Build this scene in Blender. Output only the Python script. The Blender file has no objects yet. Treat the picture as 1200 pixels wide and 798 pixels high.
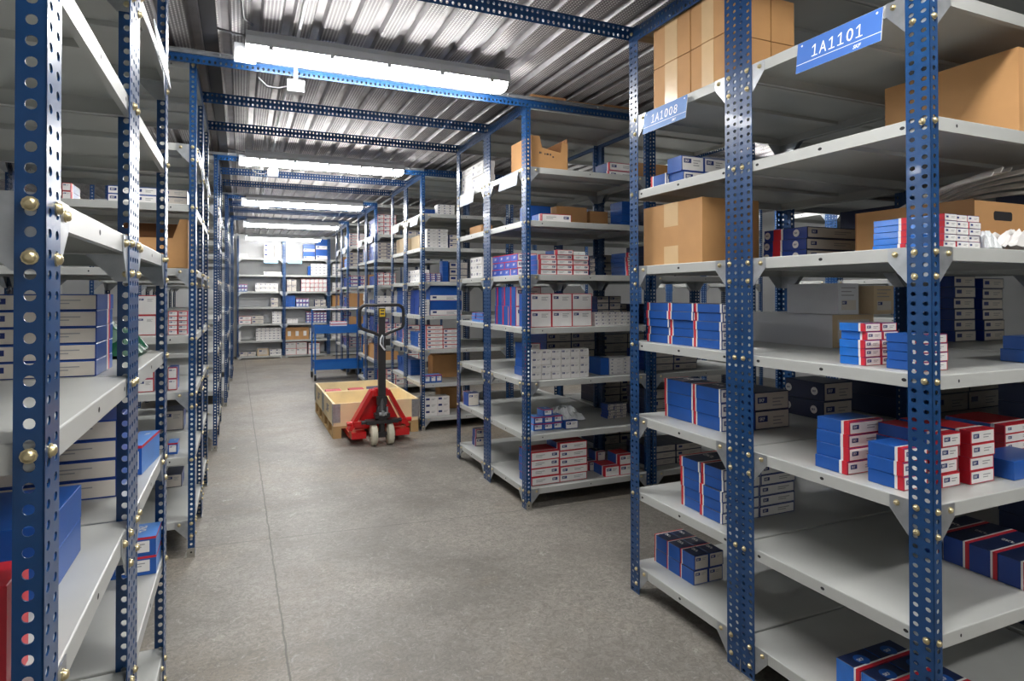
import bpy, math, random
from mathutils import Vector, Matrix
random.seed(11)
PI = math.pi
scene = bpy.context.scene
COL = scene.collection

# ------------------------------------------------------------------ materials
def s2l(c):
    c /= 255.0
    return c / 12.92 if c <= 0.04045 else ((c + 0.055) / 1.055) ** 2.4
def rgb(r, g, b):
    return (s2l(r), s2l(g), s2l(b), 1.0)
MATS = {}
def mat(name, col, rough=0.5, metal=0.0, noise=0.0, nscale=30.0, spec=0.5, emit=0.0, trans=0.0, bump=0.0, coat=0.0):
    m = bpy.data.materials.new(name); m.use_nodes = True
    nt = m.node_tree; b = nt.nodes['Principled BSDF']
    b.inputs['Base Color'].default_value = col
    b.inputs['Roughness'].default_value = rough
    b.inputs['Metallic'].default_value = metal
    b.inputs['Specular IOR Level'].default_value = spec
    b.inputs['Coat Weight'].default_value = coat
    if trans: b.inputs['Transmission Weight'].default_value = trans
    if emit:
        b.inputs['Emission Color'].default_value = col
        b.inputs['Emission Strength'].default_value = emit
    if noise or bump:
        tc = nt.nodes.new('ShaderNodeTexCoord'); n = nt.nodes.new('ShaderNodeTexNoise')
        n.inputs['Scale'].default_value = nscale; n.inputs['Detail'].default_value = 5
        nt.links.new(tc.outputs['Object'], n.inputs['Vector'])
        if noise:
            r = nt.nodes.new('ShaderNodeMapRange')
            r.inputs['From Min'].default_value = 0.3; r.inputs['From Max'].default_value = 0.7
            r.inputs['To Min'].default_value = 1 - noise; r.inputs['To Max'].default_value = 1 + noise
            nt.links.new(n.outputs['Fac'], r.inputs['Value'])
            mx = nt.nodes.new('ShaderNodeMix'); mx.data_type = 'RGBA'; mx.blend_type = 'MULTIPLY'
            mx.inputs['Factor'].default_value = 1.0
            mx.inputs['A'].default_value = col
            nt.links.new(r.outputs['Result'], mx.inputs['B'])
            nt.links.new(mx.outputs['Result'], b.inputs['Base Color'])
        if bump:
            bp = nt.nodes.new('ShaderNodeBump'); bp.inputs['Strength'].default_value = bump
            bp.inputs['Distance'].default_value = 0.004
            nt.links.new(n.outputs['Fac'], bp.inputs['Height'])
            nt.links.new(bp.outputs['Normal'], b.inputs['Normal'])
    MATS[name] = m
    return m
mat('post_blue', rgb(21, 63, 110), 0.30, noise=0.12, nscale=14, spec=0.42, coat=0.12)
mat('shelf_grey', rgb(184, 186, 183), 0.38, noise=0.05, nscale=5)
mat('galv', rgb(176, 180, 184), 0.35, 0.75, noise=0.15, nscale=25)
mat('brass', rgb(206, 192, 152), 0.3, 0.8, noise=0.15, nscale=90)
mat('dark', rgb(28, 28, 32), 0.6)
mat('steel_plate', rgb(160, 158, 150), 0.45, 0.5, noise=0.15)
mat('white_paper', rgb(233, 231, 229), 0.5, noise=0.03, nscale=18)
mat('grey_paper', rgb(206, 199, 190), 0.55, noise=0.04, nscale=18)
mat('blue_card', rgb(26, 84, 166), 0.36, noise=0.06, nscale=12)
mat('blue_pale', rgb(84, 140, 214), 0.36, noise=0.06, nscale=12)
mat('blue_purple', rgb(58, 92, 190), 0.4, noise=0.06, nscale=12)
mat('blue_deep', rgb(22, 60, 142), 0.36, noise=0.06, nscale=12)
mat('blue_film', rgb(34, 112, 206), 0.14, noise=0.08, nscale=22, coat=0.6, bump=0.25)
mat('navy_card', rgb(26, 40, 78), 0.42, noise=0.08, nscale=12)
mat('logo_navy', rgb(22, 44, 110), 0.45)
mat('red_card', rgb(200, 34, 52), 0.42, noise=0.05, nscale=12)
mat('green_card', rgb(70, 140, 60), 0.5)
mat('red_deep', rgb(178, 26, 40), 0.45)
mat('print_grey', rgb(150, 150, 152), 0.6)
mat('print_dark', rgb(60, 58, 60), 0.6)
mat('cardboard', rgb(196, 148, 96), 0.72, noise=0.07, nscale=7, bump=0.04)
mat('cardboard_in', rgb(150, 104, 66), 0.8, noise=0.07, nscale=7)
mat('cardboard_beige', rgb(206, 184, 150), 0.75, noise=0.06, nscale=7)
mat('card_grey', rgb(214, 216, 220), 0.65, noise=0.04, nscale=5)
mat('tape', rgb(222, 190, 146), 0.25, noise=0.05, nscale=9)
mat('sign_blue', rgb(66, 112, 190), 0.55)
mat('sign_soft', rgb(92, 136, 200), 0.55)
mat('sign_glare', rgb(178, 192, 220), 0.5)  # lamp glare painted into the sign's base colour
mat('plaque_blue', rgb(120, 172, 204), 0.5)
mat('sign_white', rgb(246, 248, 252), 0.4)
mat('lamp_grey', rgb(206, 209, 212), 0.45)
mat('wood', rgb(240, 220, 176), 0.6, noise=0.12, nscale=4)
mat('wood_dark', rgb(190, 158, 108), 0.65, noise=0.12, nscale=6)
mat('truck_red', rgb(206, 26, 30), 0.3, noise=0.05, nscale=10, coat=0.3)
mat('truck_black', rgb(42, 40, 42), 0.42, noise=0.12, nscale=12)
mat('tyre', rgb(214, 208, 188), 0.6, noise=0.1, nscale=25)
mat('rubber', rgb(34, 34, 36), 0.7)
mat('yellow', rgb(226, 190, 40), 0.5)
mat('cart_blue', rgb(16, 92, 168), 0.4, noise=0.08, nscale=9)
mat('cable', rgb(60, 60, 64), 0.5)
mat('conduit', rgb(224, 226, 228), 0.4)
mat('wall_paint', rgb(236, 238, 238), 0.8, noise=0.04, nscale=2)
mat('back_white', rgb(244, 245, 246), 0.45)
mat('film', rgb(226, 230, 232), 0.12, noise=0.1, nscale=20, bump=0.6)
mat('paper_strip', rgb(226, 220, 212), 0.6, noise=0.12, nscale=20)
mat('green_sheet', rgb(30, 92, 66), 0.35, noise=0.3, nscale=14)
mat('kraft_ply', rgb(176, 128, 84), 0.8, noise=0.15, nscale=6)
mat('lamp_tube', (1.0, 0.985, 0.96, 1), 0.4, emit=36.0)
M = MATS

def nodes(m):
    nt = m.node_tree
    def N(t, **k):
        n = nt.nodes.new(t)
        for a, v in k.items(): setattr(n, a, v)
        return n
    return nt, N, nt.links.new
def mathn(nt, op, a, b=None):
    n = nt.nodes.new('ShaderNodeMath'); n.operation = op
    for i, v in enumerate((a, b)):
        if v is None: continue
        if isinstance(v, (int, float)): n.inputs[i].default_value = v
        else: nt.links.new(v, n.inputs[i])
    return n.outputs[0]
def ramp(nt, v, a, b):
    n = nt.nodes.new('ShaderNodeMapRange'); n.inputs['From Min'].default_value = a; n.inputs['From Max'].default_value = b
    nt.links.new(v, n.inputs['Value']); return n.outputs['Result']
def mixc(nt, f, a, b):
    n = nt.nodes.new('ShaderNodeMix'); n.data_type = 'RGBA'
    if isinstance(f, (int, float)): n.inputs['Factor'].default_value = f
    else: nt.links.new(f, n.inputs['Factor'])
    for k, v in (('A', a), ('B', b)):
        if isinstance(v, tuple): n.inputs[k].default_value = v
        else: nt.links.new(v, n.inputs[k])
    return n.outputs['Result']

def concrete():
    m = mat('concrete', rgb(140, 136, 128), 0.5); nt, N, L = nodes(m); b = nt.nodes['Principled BSDF']
    tc = N('ShaderNodeTexCoord'); P = tc.outputs['Object']
    def noise(sc, det=6, rough=0.6, dist=0.0):
        n = N('ShaderNodeTexNoise'); n.inputs['Scale'].default_value = sc; n.inputs['Detail'].default_value = det
        n.inputs['Roughness'].default_value = rough; n.inputs['Distortion'].default_value = dist
        L(P, n.inputs['Vector']); return n.outputs['Fac']
    big = ramp(nt, noise(0.9, 7, 0.65, 0.6), 0.40, 0.60)
    c = mixc(nt, big, rgb(124, 120, 113), rgb(158, 153, 145))
    brown = ramp(nt, noise(0.55, 5, 0.7, 0.4), 0.5, 0.68)
    c = mixc(nt, mathn(nt, 'MULTIPLY', brown, 0.75), c, rgb(154, 138, 116))
    fine = ramp(nt, noise(34, 13, 0.85, 1.4), 0.45, 0.56)
    c = mixc(nt, mathn(nt, 'MULTIPLY', fine, 0.72), c, rgb(104, 100, 94))
    scr = ramp(nt, noise(9, 12, 0.85, 4.0), 0.55, 0.60)
    c = mixc(nt, mathn(nt, 'MULTIPLY', scr, 0.45), c, rgb(190, 187, 180))
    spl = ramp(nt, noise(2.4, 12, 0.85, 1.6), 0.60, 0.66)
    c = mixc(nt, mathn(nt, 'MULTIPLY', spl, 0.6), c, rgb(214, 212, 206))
    sp = N('ShaderNodeSeparateXYZ'); L(P, sp.inputs[0])
    wob = mathn(nt, 'MULTIPLY', mathn(nt, 'SUBTRACT', noise(6, 3), 0.5), 0.02)
    jx = mathn(nt, 'ADD', mathn(nt, 'SUBTRACT', mathn(nt, 'ADD', sp.outputs[0], mathn(nt, 'MULTIPLY', sp.outputs[1], 0.0074)), 0.19), wob)
    jy = mathn(nt, 'ADD', mathn(nt, 'SUBTRACT', mathn(nt, 'ADD', sp.outputs[1], mathn(nt, 'MULTIPLY', sp.outputs[0], 0.10)), 3.925), wob)
    ax = mathn(nt, 'ABSOLUTE', jx); ay = mathn(nt, 'ABSOLUTE', jy)
    j = mathn(nt, 'MAXIMUM', mathn(nt, 'LESS_THAN', ax, 0.0042), mathn(nt, 'LESS_THAN', ay, 0.0032))
    c = mixc(nt, mathn(nt, 'MULTIPLY', j, 0.7), c, rgb(70, 68, 64))
    L(c, b.inputs['Base Color'])
    r = N('ShaderNodeMapRange'); r.inputs['To Min'].default_value = 0.34; r.inputs['To Max'].default_value = 0.6
    L(noise(3.5, 6), r.inputs['Value']); L(r.outputs['Result'], b.inputs['Roughness'])
    bp = N('ShaderNodeBump'); bp.inputs['Strength'].default_value = 0.35; bp.inputs['Distance'].default_value = 0.004
    L(noise(45, 9, 0.7, 0.5), bp.inputs['Height']); L(bp.outputs['Normal'], b.inputs['Normal'])
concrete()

def deck_mats():
    m = mat('deck_plain', rgb(160, 157, 159), 0.42, 0.25, noise=0.16, nscale=9)
    d = mat('deck_dots', rgb(150, 148, 150), 0.52, 0.12); nt, N, L = nodes(d); b = nt.nodes['Principled BSDF']
    tc = N('ShaderNodeTexCoord'); sp = N('ShaderNodeSeparateXYZ'); L(tc.outputs['Object'], sp.inputs[0])
    p = 0.0170
    fx = mathn(nt, 'SUBTRACT', mathn(nt, 'FRACT', mathn(nt, 'DIVIDE', sp.outputs[0], p)), 0.5)
    fy = mathn(nt, 'SUBTRACT', mathn(nt, 'FRACT', mathn(nt, 'DIVIDE', sp.outputs[1], p)), 0.5)
    r2 = mathn(nt, 'ADD', mathn(nt, 'MULTIPLY', fx, fx), mathn(nt, 'MULTIPLY', fy, fy))
    dot = mathn(nt, 'LESS_THAN', r2, 0.06)
    n = N('ShaderNodeTexNoise'); n.inputs['Scale'].default_value = 7; L(tc.outputs['Object'], n.inputs['Vector'])
    base = mixc(nt, ramp(nt, n.outputs['Fac'], 0.35, 0.65), rgb(128, 125, 128), rgb(150, 146, 147))
    L(mixc(nt, dot, base, rgb(252, 252, 250)), b.inputs['Base Color'])
    inv = mathn(nt, 'SUBTRACT', 0.12, mathn(nt, 'MULTIPLY', dot, 0.12)); L(inv, b.inputs['Metallic'])
deck_mats()

# ------------------------------------------------------------------ mesh builder
class MB:
    def __init__(s): s.v = []; s.f = []; s.m = []; s.mats = []; s.sm = []
    def mi(s, name):
        if name not in s.mats: s.mats.append(name)
        return s.mats.index(name)
    def quad(s, pts, m, smooth=False):
        b = len(s.v); s.v += [tuple(p) for p in pts]; s.f.append(tuple(range(b, b + len(pts)))); s.m.append(s.mi(m)); s.sm.append(smooth)
    def faces(s, vs, fs, m, smooth=False):
        b = len(s.v); s.v += [tuple(p) for p in vs]; k = s.mi(m)
        for f in fs: s.f.append(tuple(b + i for i in f)); s.m.append(k); s.sm.append(smooth)
    def box(s, x0, x1, y0, y1, z0, z1, m, top=None, n=None, ss=None, w=None, e=None, bot=None):
        vs = [(x0, y0, z0), (x1, y0, z0), (x1, y1, z0), (x0, y1, z0), (x0, y0, z1), (x1, y0, z1), (x1, y1, z1), (x0, y1, z1)]
        b = len(s.v); s.v += vs
        for f, mm in (((0, 3, 2, 1), bot), ((4, 5, 6, 7), top), ((0, 1, 5, 4), n), ((2, 3, 7, 6), ss), ((3, 0, 4, 7), w), ((1, 2, 6, 5), e)):
            s.f.append(tuple(b + i for i in f)); s.m.append(s.mi(mm or m)); s.sm.append(False)
    def tube(s, pts, r, m, seg=10, closed=False, caps=True):
        pts = [Vector(p) for p in pts]; n = len(pts); rings = []
        rr = r if isinstance(r, (list, tuple)) else [r] * n
        up = None
        for i, p in enumerate(pts):
            if closed: t = pts[(i + 1) % n] - pts[i - 1]
            else: t = pts[min(i + 1, n - 1)] - pts[max(i - 1, 0)]
            t.normalize()
            if up is None:
                up = Vector((0, 0, 1)) if abs(t.z) < 0.9 else Vector((1, 0, 0))
            u = t.cross(up)
            if u.length < 1e-5: u = t.cross(Vector((0, 1, 0)))
            u.normalize(); w = u.cross(t).normalized(); up = w
            rings.append([p + rr[i] * (math.cos(2 * PI * k / seg) * u + math.sin(2 * PI * k / seg) * w) for k in range(seg)])
        vs = [q for ring in rings for q in ring]; fs = []
        for i in range(n if closed else n - 1):
            a, b = i * seg, ((i + 1) % n) * seg
            for k in range(seg): fs.append((a + k, a + (k + 1) % seg, b + (k + 1) % seg, b + k))
        s.faces(vs, fs, m, True)
        if caps and not closed:
            s.quad(rings[0], m); s.quad(rings[-1][::-1], m)
    def cyl(s, a, b, r, m, seg=16, r2=None):
        s.tube([a, b], [r, r if r2 is None else r2], m, seg)
    def lathe(s, prof, m, axis='x', c=(0, 0, 0), seg=20):
        vs = []; fs = []
        for (r, h) in prof:
            for k in range(seg):
                a = 2 * PI * k / seg; p = (h, r * math.cos(a), r * math.sin(a))
                if axis == 'z': p = (p[1], p[2], p[0])
                if axis == 'y': p = (p[1], p[0], p[2])
                vs.append((p[0] + c[0], p[1] + c[1], p[2] + c[2]))
        for i in range(len(prof) - 1):
            for k in range(seg): fs.append((i * seg + k, i * seg + (k + 1) % seg, (i + 1) * seg + (k + 1) % seg, (i + 1) * seg + k))
        s.faces(vs, fs, m, True)
        n = len(prof)
        s.quad([vs[k] for k in range(seg)][::-1], m); s.quad([vs[(n - 1) * seg + k] for k in range(seg)], m)
    def prism(s, poly, fn, t0, t1, m, side=None):
        """poly: 2D outline; fn(u,v,w) -> 3D; extruded from w=t0 to t1"""
        n = len(poly); a = [fn(u, v, t0) for u, v in poly]; b = [fn(u, v, t1) for u, v in poly]
        s.quad(a[::-1], m); s.quad(b, m)
        for i in range(n):
            j = (i + 1) % n; s.quad([a[i], a[j], b[j], b[i]], side or m)
    def mesh(s, name, fix=True):
        me = bpy.data.meshes.new(name); me.from_pydata(s.v, [], s.f)
        for n in s.mats: me.materials.append(MATS[n])
        me.polygons.foreach_set('material_index', s.m); me.polygons.foreach_set('use_smooth', s.sm)
        me.update(); return me

def link(name, mesh, loc=(0, 0, 0), rz=0.0, parent=None, rot=None):
    o = bpy.data.objects.new(name, mesh); COL.objects.link(o); o.location = loc
    o.rotation_euler = rot if rot else (0, 0, rz)
    if parent: o.parent = parent
    return o
def tag(o, label, cat, group=None):
    o['label'] = label; o['category'] = cat
    if group: o['group'] = group
    return o
def empty(name, loc, label, cat, group=None, rz=0.0):
    o = bpy.data.objects.new(name, None); COL.objects.link(o); o.location = loc; o.rotation_euler = (0, 0, rz)
    o.empty_display_size = 0.1
    return tag(o, label, cat, group)
def struct(name, mb):
    o = link(name, mb.mesh(name)); o['kind'] = 'structure'; o['label'] = STRUCT_LABEL.get(name, name.replace('_', ' ') + ' of the storeroom'); o['category'] = name.split('_')[0]
    return o
STRUCT_LABEL = {'floor': 'worn grey concrete floor with a long joint', 'ceiling': 'ribbed perforated steel deck above the racks',
                'wall_back': 'white wall behind the end rack', 'wall_left': 'pale wall beyond the left racks', 'wall_right': 'pale wall beyond the far right racks', 'wall_front': 'pale wall behind the viewpoint'}

TEXT_CACHE = {}
def text_geo(s, shear=0.0, bold=0.0):
    """triangles of a text, scaled so that its height is 1 and its lower left corner is 0,0 -> (verts2d, faces, width)"""
    k = (s, shear, bold)
    if k in TEXT_CACHE: return TEXT_CACHE[k]
    cu = bpy.data.curves.new('lettering', 'FONT'); cu.body = s; cu.size = 1.0; cu.shear = shear; cu.offset = bold; cu.resolution_u = 3
    o = bpy.data.objects.new('lettering', cu); COL.objects.link(o)
    dg = bpy.context.evaluated_depsgraph_get(); dg.update()
    me = bpy.data.meshes.new_from_object(o.evaluated_get(dg))
    vs = [v.co.copy() for v in me.vertices]; fs = [tuple(p.vertices) for p in me.polygons]
    bpy.data.objects.remove(o); bpy.data.curves.remove(cu); bpy.data.meshes.remove(me)
    x0 = min(v.x for v in vs); x1 = max(v.x for v in vs); y0 = min(v.y for v in vs); y1 = max(v.y for v in vs)
    h = y1 - y0
    TEXT_CACHE[k] = ([((v.x - x0) / h, (v.y - y0) / h) for v in vs], fs, (x1 - x0) / h)
    return TEXT_CACHE[k]
GLYPH1 = ([(.28, 0), (.28, .82), (.06, .70), (.06, .82), (.30, 1), (.40, 1), (.40, 0), (.04, 0), (.04, .095), (.64, .095), (.64, 0)], )
def put_digits(mb, s, fn, u, v, h, m, adv=.80):
    for ch in s:
        if ch == '1':
            for q in ([(.285, 0), (.395, 0), (.395, 1), (.285, 1)], [(.285, 1), (.06, .83), (.06, .71), (.285, .86)], [(.06, 0), (.285, 0), (.285, .09), (.06, .09)], [(.395, 0), (.62, 0), (.62, .09), (.395, .09)]):
                mb.quad([fn(u + a * h, v + b * h) for a, b in q], m)
        else:
            vs, fs, w = text_geo(ch, 0.0, .004); k = .62 / w if ch != 'A' else .72 / w
            mb.faces([fn(u + (x * k * .95 + (.03 if ch != 'A' else -.03)) * h, v + y * h) for x, y in vs], fs, m)
        u += adv * h
def put_text(mb, s, fn, u, v, h, m, shear=0.0, bold=0.0, wmax=None):
    vs, fs, w = text_geo(s, shear, bold)
    sx = h
    if wmax and w * h > wmax: sx = wmax / w
    mb.faces([fn(u + x * sx, v + y * h) for x, y in vs], fs, m)
    return w * sx

# ------------------------------------------------------------------ slotted angle
def plate_holes(mb, fn, u0, u1, n_cols, length, pitch, rx, rz, thick, m):
    """perforated strip: u across, v along; fn(u, v, w) -> point, w = 0 outer face, thick = inner face"""
    cw = (u1 - u0) / n_cols; rows = int(length / pitch); pv = length / rows
    per = []
    for k in range(16):
        s, f = divmod(k, 4); t = -1 + f * 0.5
        per.append([(t, -1), (1, t), (-t, 1), (-1, -t)][s])
    ell = []
    for a, b in per:
        th = math.atan2(b, a); ell.append((math.cos(th) * rx, math.sin(th) * rz))
    for c in range(n_cols):
        uc = u0 + cw * (c + 0.5)
        for r in range(rows):
            vc = pv * (r + 0.5)
            oo = [(uc + a * cw / 2, vc + b * pv / 2) for a, b in per]
            ii = [(uc + a, vc + b) for a, b in ell]
            vs = [fn(u, v, 0) for u, v in oo] + [fn(u, v, 0) for u, v in ii] + [fn(u, v, thick) for u, v in oo] + [fn(u, v, thick) for u, v in ii]
            fs = []
            for k in range(16):
                j = (k + 1) % 16
                fs += [(k, j, 16 + j, 16 + k), (16 + k, 16 + j, 48 + j, 48 + k), (32 + j, 32 + k, 48 + k, 48 + j)]
            mb.faces(vs, fs, m)
    for u in (u0, u1):
        mb.quad([fn(u, 0, 0), fn(u, 0, thick), fn(u, length, thick), fn(u, length, 0)], m)
    for v in (0, length):
        mb.quad([fn(u0, v, 0), fn(u1, v, 0), fn(u1, v, thick), fn(u0, v, thick)], m)
WF, NF, TH, PITCH = 0.0693, 0.0335, 0.0024, 0.0270
def angle_mesh(name, length, sx=1):
    mb = MB()
    plate_holes(mb, lambda u, v, w: (sx * w, u, v), 0.0, WF, 2, length, PITCH, 0.0082, 0.0062, TH, 'post_blue')
    plate_holes(mb, lambda u, v, w: (sx * u, w, v), 0.0, NF, 1, length, PITCH, 0.0068, 0.0070, TH, 'post_blue')
    # rounded fold along the corner
    return mb.mesh(name)
POST_H = 2.711
UP = {1: angle_mesh('upright', POST_H, 1), -1: angle_mesh('upright_mirrored', POST_H, -1)}
ANGLE_CACHE = {}
def beam_mesh(L):
    L = round(L, 3)
    if L not in ANGLE_CACHE: ANGLE_CACHE[L] = angle_mesh('slotted_beam', L, 1)
    return ANGLE_CACHE[L]
def bolt_into(mb, p, d, r=0.0085, m='brass'):
    p = Vector(p); d = Vector(d)
    mb.tube([p, p + d * 0.0022], [r * 1.15, r * 1.15], m, 10)
    mb.tube([p + d * 0.0022, p + d * 0.0062, p + d * 0.0082], [r * 0.95, r * 0.85, r * 0.4], m, 8)
def one_bolt(d):
    mb = MB(); bolt_into(mb, (0, 0, 0), d); return mb.mesh('bolt')
BOLT = {d: one_bolt(d) for d in ((-1, 0, 0), (1, 0, 0), (0, -1, 0), (0, 1, 0))}

ST = 0.0394
def shelf_mesh(w, d, gus, merged):
    """w along x, d along y; origin at the bay's low corner, z = 0 the shelf's top"""
    mb = MB(); g = 0.0052; x0, x1, y0, y1 = g, w - g, g, d - g; c = 0.003; t = 0.0012
    def ring(a, z): return [(x0 + a, y0 + a, z), (x1 - a, y0 + a, z), (x1 - a, y1 - a, z), (x0 + a, y1 - a, z)]
    rings = [ring(c, 0), ring(c * .3, -c * .3), ring(0, -c), ring(0, -ST), ring(0.014, -ST), ring(0.014, -ST + t), ring(t, -ST + t), ring(t, -c - t), ring(c, -t)]
    vs = [p for r in rings for p in r]; fs = [(0, 1, 2, 3)]
    for i in range(len(rings) - 1):
        for k in range(4):
            a, b = 4 * i, 4 * (i + 1); j = (k + 1) % 4; fs.append((a + k, b + k, b + j, a + j))
    b = 4 * (len(rings) - 1); fs.append((b + 3, b + 2, b + 1, b))
    mb.faces(vs, fs, 'shelf_grey')
    # stiffening channel under the pan
    for yy in (d * 0.5,):
        mb.box(x0 + .02, x1 - .02, yy - 0.02, yy + 0.02, -0.016, -t, 'shelf_grey')
    # punched holes in the folded edges
    def hole(fn):
        mb.faces([fn(0.0052 * math.cos(2 * PI * k / 10) * 1.5, 0.0052 * math.sin(2 * PI * k / 10)) for k in range(10)], [tuple(range(10))], 'dark')
    fr = (0.5,) if gus else (0.11, 0.5, 0.88)
    for f in fr:
        yy = y0 + (y1 - y0) * f
        hole(lambda u, v: (x0 - .0004, yy + u, -ST * .5 + v)); hole(lambda u, v: (x1 + .0004, yy - u, -ST * .5 + v))
    for f in ((0.5,) if gus else (0.12, 0.88)):
        xx = x0 + (x1 - x0) * f
        hole(lambda u, v: (xx - u * .5, y0 - .0004, -ST * .5 + v)); hole(lambda u, v: (xx + u * .5, y1 + .0004, -ST * .5 + v))
    if gus and merged:
        for q in gusset_specs(w, d): gusset_into(mb, *q)
    return mb.mesh('shelf')
def gusset_specs(w, d):
    return [(ax, sx, sy, w, d) for sx in (0, 1) for sy in (0, 1) for ax in ('wide', 'narrow')]
def gusset_into(mb, ax, sx, sy, w, d):
    ox = w if sx else 0.0; oy = d if sy else 0.0; kx = -1 if sx else 1; ky = -1 if sy else 1
    g0, g1 = 0.0028, 0.0046
    L = 0.128 if ax == 'wide' else 0.096; s = WF if ax == 'wide' else NF
    poly = [(0.002, -0.001), (L, -0.001), (L, -ST), (s + 0.004, -0.102), (0.002, -0.102)]
    if ax == 'wide':
        fn = lambda u, v, t: (ox + kx * t, oy + ky * u, v); p = (ox + kx * g0, oy + ky * (L - .022), -ST * .5); dr = (-kx, 0, 0)
    else:
        fn = lambda u, v, t: (ox + kx * u, oy + ky * t, v); p = (ox + kx * (L - .02), oy + ky * g0, -ST * .5); dr = (0, -ky, 0)
    mb.prism(poly, fn, g0, g1, 'galv'); bolt_into(mb, p, dr, 0.0078)
SHELF_CACHE = {}
def get_shelf(w, d, gus, merged):
    k = (round(w, 3), round(d, 3), gus, merged)
    if k not in SHELF_CACHE: SHELF_CACHE[k] = shelf_mesh(w, d, gus, merged)
    return SHELF_CACHE[k]
GUS_CACHE = {}
def get_gusset(*q):
    k = tuple(round(x, 3) if isinstance(x, float) else x for x in q)
    if k not in GUS_CACHE:
        mb = MB(); gusset_into(mb, *q); GUS_CACHE[k] = mb.mesh('gusset')
    return GUS_CACHE[k]
def foot_mesh(kx, ky):
    mb = MB()
    mb.box(min(0, kx * .037) - .001, max(0, kx * .037) + .001, min(0, -ky * .0016), max(0, -ky * .0016) + 0.0, 0.001, 0.05, 'steel_plate')
    mb.box(min(-kx * .004, kx * .05), max(-kx * .004, kx * .05), min(-ky * .004, ky * .078), max(-ky * .004, ky * .078), 0.0003, 0.0035, 'steel_plate')
    mb.tube([(kx * .0168, -ky * .0017, .028), (kx * .0168, -ky * .003, .028)], [.005, .005], 'dark', 10)
    return mb.mesh('foot_plate')
FOOT = {(a, b): foot_mesh(a, b) for a in (1, -1) for b in (1, -1)}

def rack(key, label, group, bays, levels, detail, top=True, gus=(1, 3, 5, 7)):
    """bays: (x0, x1, y0, y1) footprints; one bolted shelving unit"""
    ox, oy = bays[0][0], bays[0][2]
    root = empty('storage_rack', (ox, oy, 0), label, 'rack', group)
    for (x0, x1, y0, y1) in bays:
        w, d = x1 - x0, y1 - y0
        for sx in (0, 1):
            for sy in (0, 1):
                px, py = (x1 if sx else x0) - ox, (y1 if sy else y0) - oy
                kx, ky = (-1 if sx else 1), (-1 if sy else 1)
                # shape with +x,+y flanges is UP[1]; its mirror has -x,+y; half a turn gives the other two
                me = UP[1] if kx == ky else UP[-1]
                u = link('upright', me, (px, py, 0.0035), 0.0 if ky == 1 else PI, root)
                inv = 1 if ky == 1 else -1
                marks = []
                for i, z in enumerate(levels, 1):
                    if i in gus:
                        marks += [('w', .047, z - ST * .5), ('w', .047, z - .088), ('n', .0168, z - ST * .5), ('n', .0168, z - .088)]
                    else:
                        marks += [('w', .022, z - ST * .5), ('n', .0168, z - ST * .5)]
                if top: marks += [('w', .022, POST_H - .03), ('n', .0168, POST_H - .03)]
                lx = inv * kx  # sign of the narrow flange in the upright's own frame
                front = (sx == 1) if key[0] == 'L' else (sx == 0)
                for kind, off, z in marks if (detail > 1 or (detail == 1 and front and key != 'B')) else ():
                    if kind == 'w': p, dr = (0, off, z), (-lx, 0, 0)
                    else: p, dr = (lx * off, 0, z), (0, -1, 0)
                    link('bolt', BOLT[dr], p, 0, u)
                link('foot_plate', FOOT[(kx, ky)], (px, py, 0), 0, root)
        lv = list(enumerate(levels, 1)) + ([(8, POST_H - .012)] if top else [])
        for i, z in lv:
            gz = i in gus
            sh = link('shelf', get_shelf(w, d, gz, detail == 0), (x0 - ox, y0 - oy, z), 0, root)
            if gz and detail > 0:
                for q in gusset_specs(w, d): link('gusset', get_gusset(*q), (0, 0, 0), 0, sh)
    if top:
        Y0, Y1 = bays[0][2], bays[-1][3]; X0, X1 = bays[0][0], bays[0][1]
        L = Y1 - Y0
        # slotted angle laid flat along each top edge, wide flange outward
        for xx, s in ((X0, -1), (X1, 1)):
            b = link('top_rail', beam_mesh(L), (xx - ox + s * .0005, 0, POST_H - .004), 0, root)
            if s < 0:
                b.matrix_local = Matrix(((-1, 0, 0, xx - ox - .0009), (0, 0, 1, 0), (0, -1, 0, POST_H - .004), (0, 0, 0, 1))) @ Matrix(((-1, 0, 0, 0), (0, 1, 0, 0), (0, 0, 1, 0), (0, 0, 0, 1)))
            else:
                b.matrix_local = Matrix(((-1, 0, 0, xx - ox + .0009), (0, 0, 1, 0), (0, -1, 0, POST_H - .004), (0, 0, 0, 1)))
    return root

W, D = 0.72, 0.988
def two(x0, y0, d=D): return [(x0, x0 + d, y0, y0 + W), (x0, x0 + d, y0 + W, y0 + 2 * W)]
ZR = [.135, .489, .846, 1.2015, 1.56, 1.9214, 2.278]
ZL1 = [.24, .56, .905, 1.24, 1.56, 1.88, 2.19]
ZL = [.2, .545, .90, 1.203, 1.57, 1.92, 2.25]
ZB = [.06, .40, .775, 1.145, 1.495, 1.865, 2.235]
XR = 1.732
RY = {'R1': 1.101, 'R2': 3.739, 'R3': 6.33, 'R4': 8.80, 'R5': 11.30}
LX = {'L1': (-.2287, .969), 'L2': (-.226, 3.81), 'L3': (-.195, 6.30), 'L4': (-.155, 8.75), 'L5': (-.12, 11.25)}
NAME = {'R1': 'nearest right rack', 'R2': 'second right rack', 'R3': 'third right rack', 'R4': 'fourth right rack', 'R5': 'fifth right rack',
        'L1': 'nearest left rack', 'L2': 'second left rack', 'L3': 'third left rack', 'L4': 'fourth left rack', 'L5': 'fifth left rack', 'B': 'end wall rack',
        'R1r': 'rack behind nearest', 'R2r': 'rack behind second'}
det = {'R1': 2, 'R2': 1, 'R3': 1, 'R4': 0, 'R5': 0}
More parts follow.
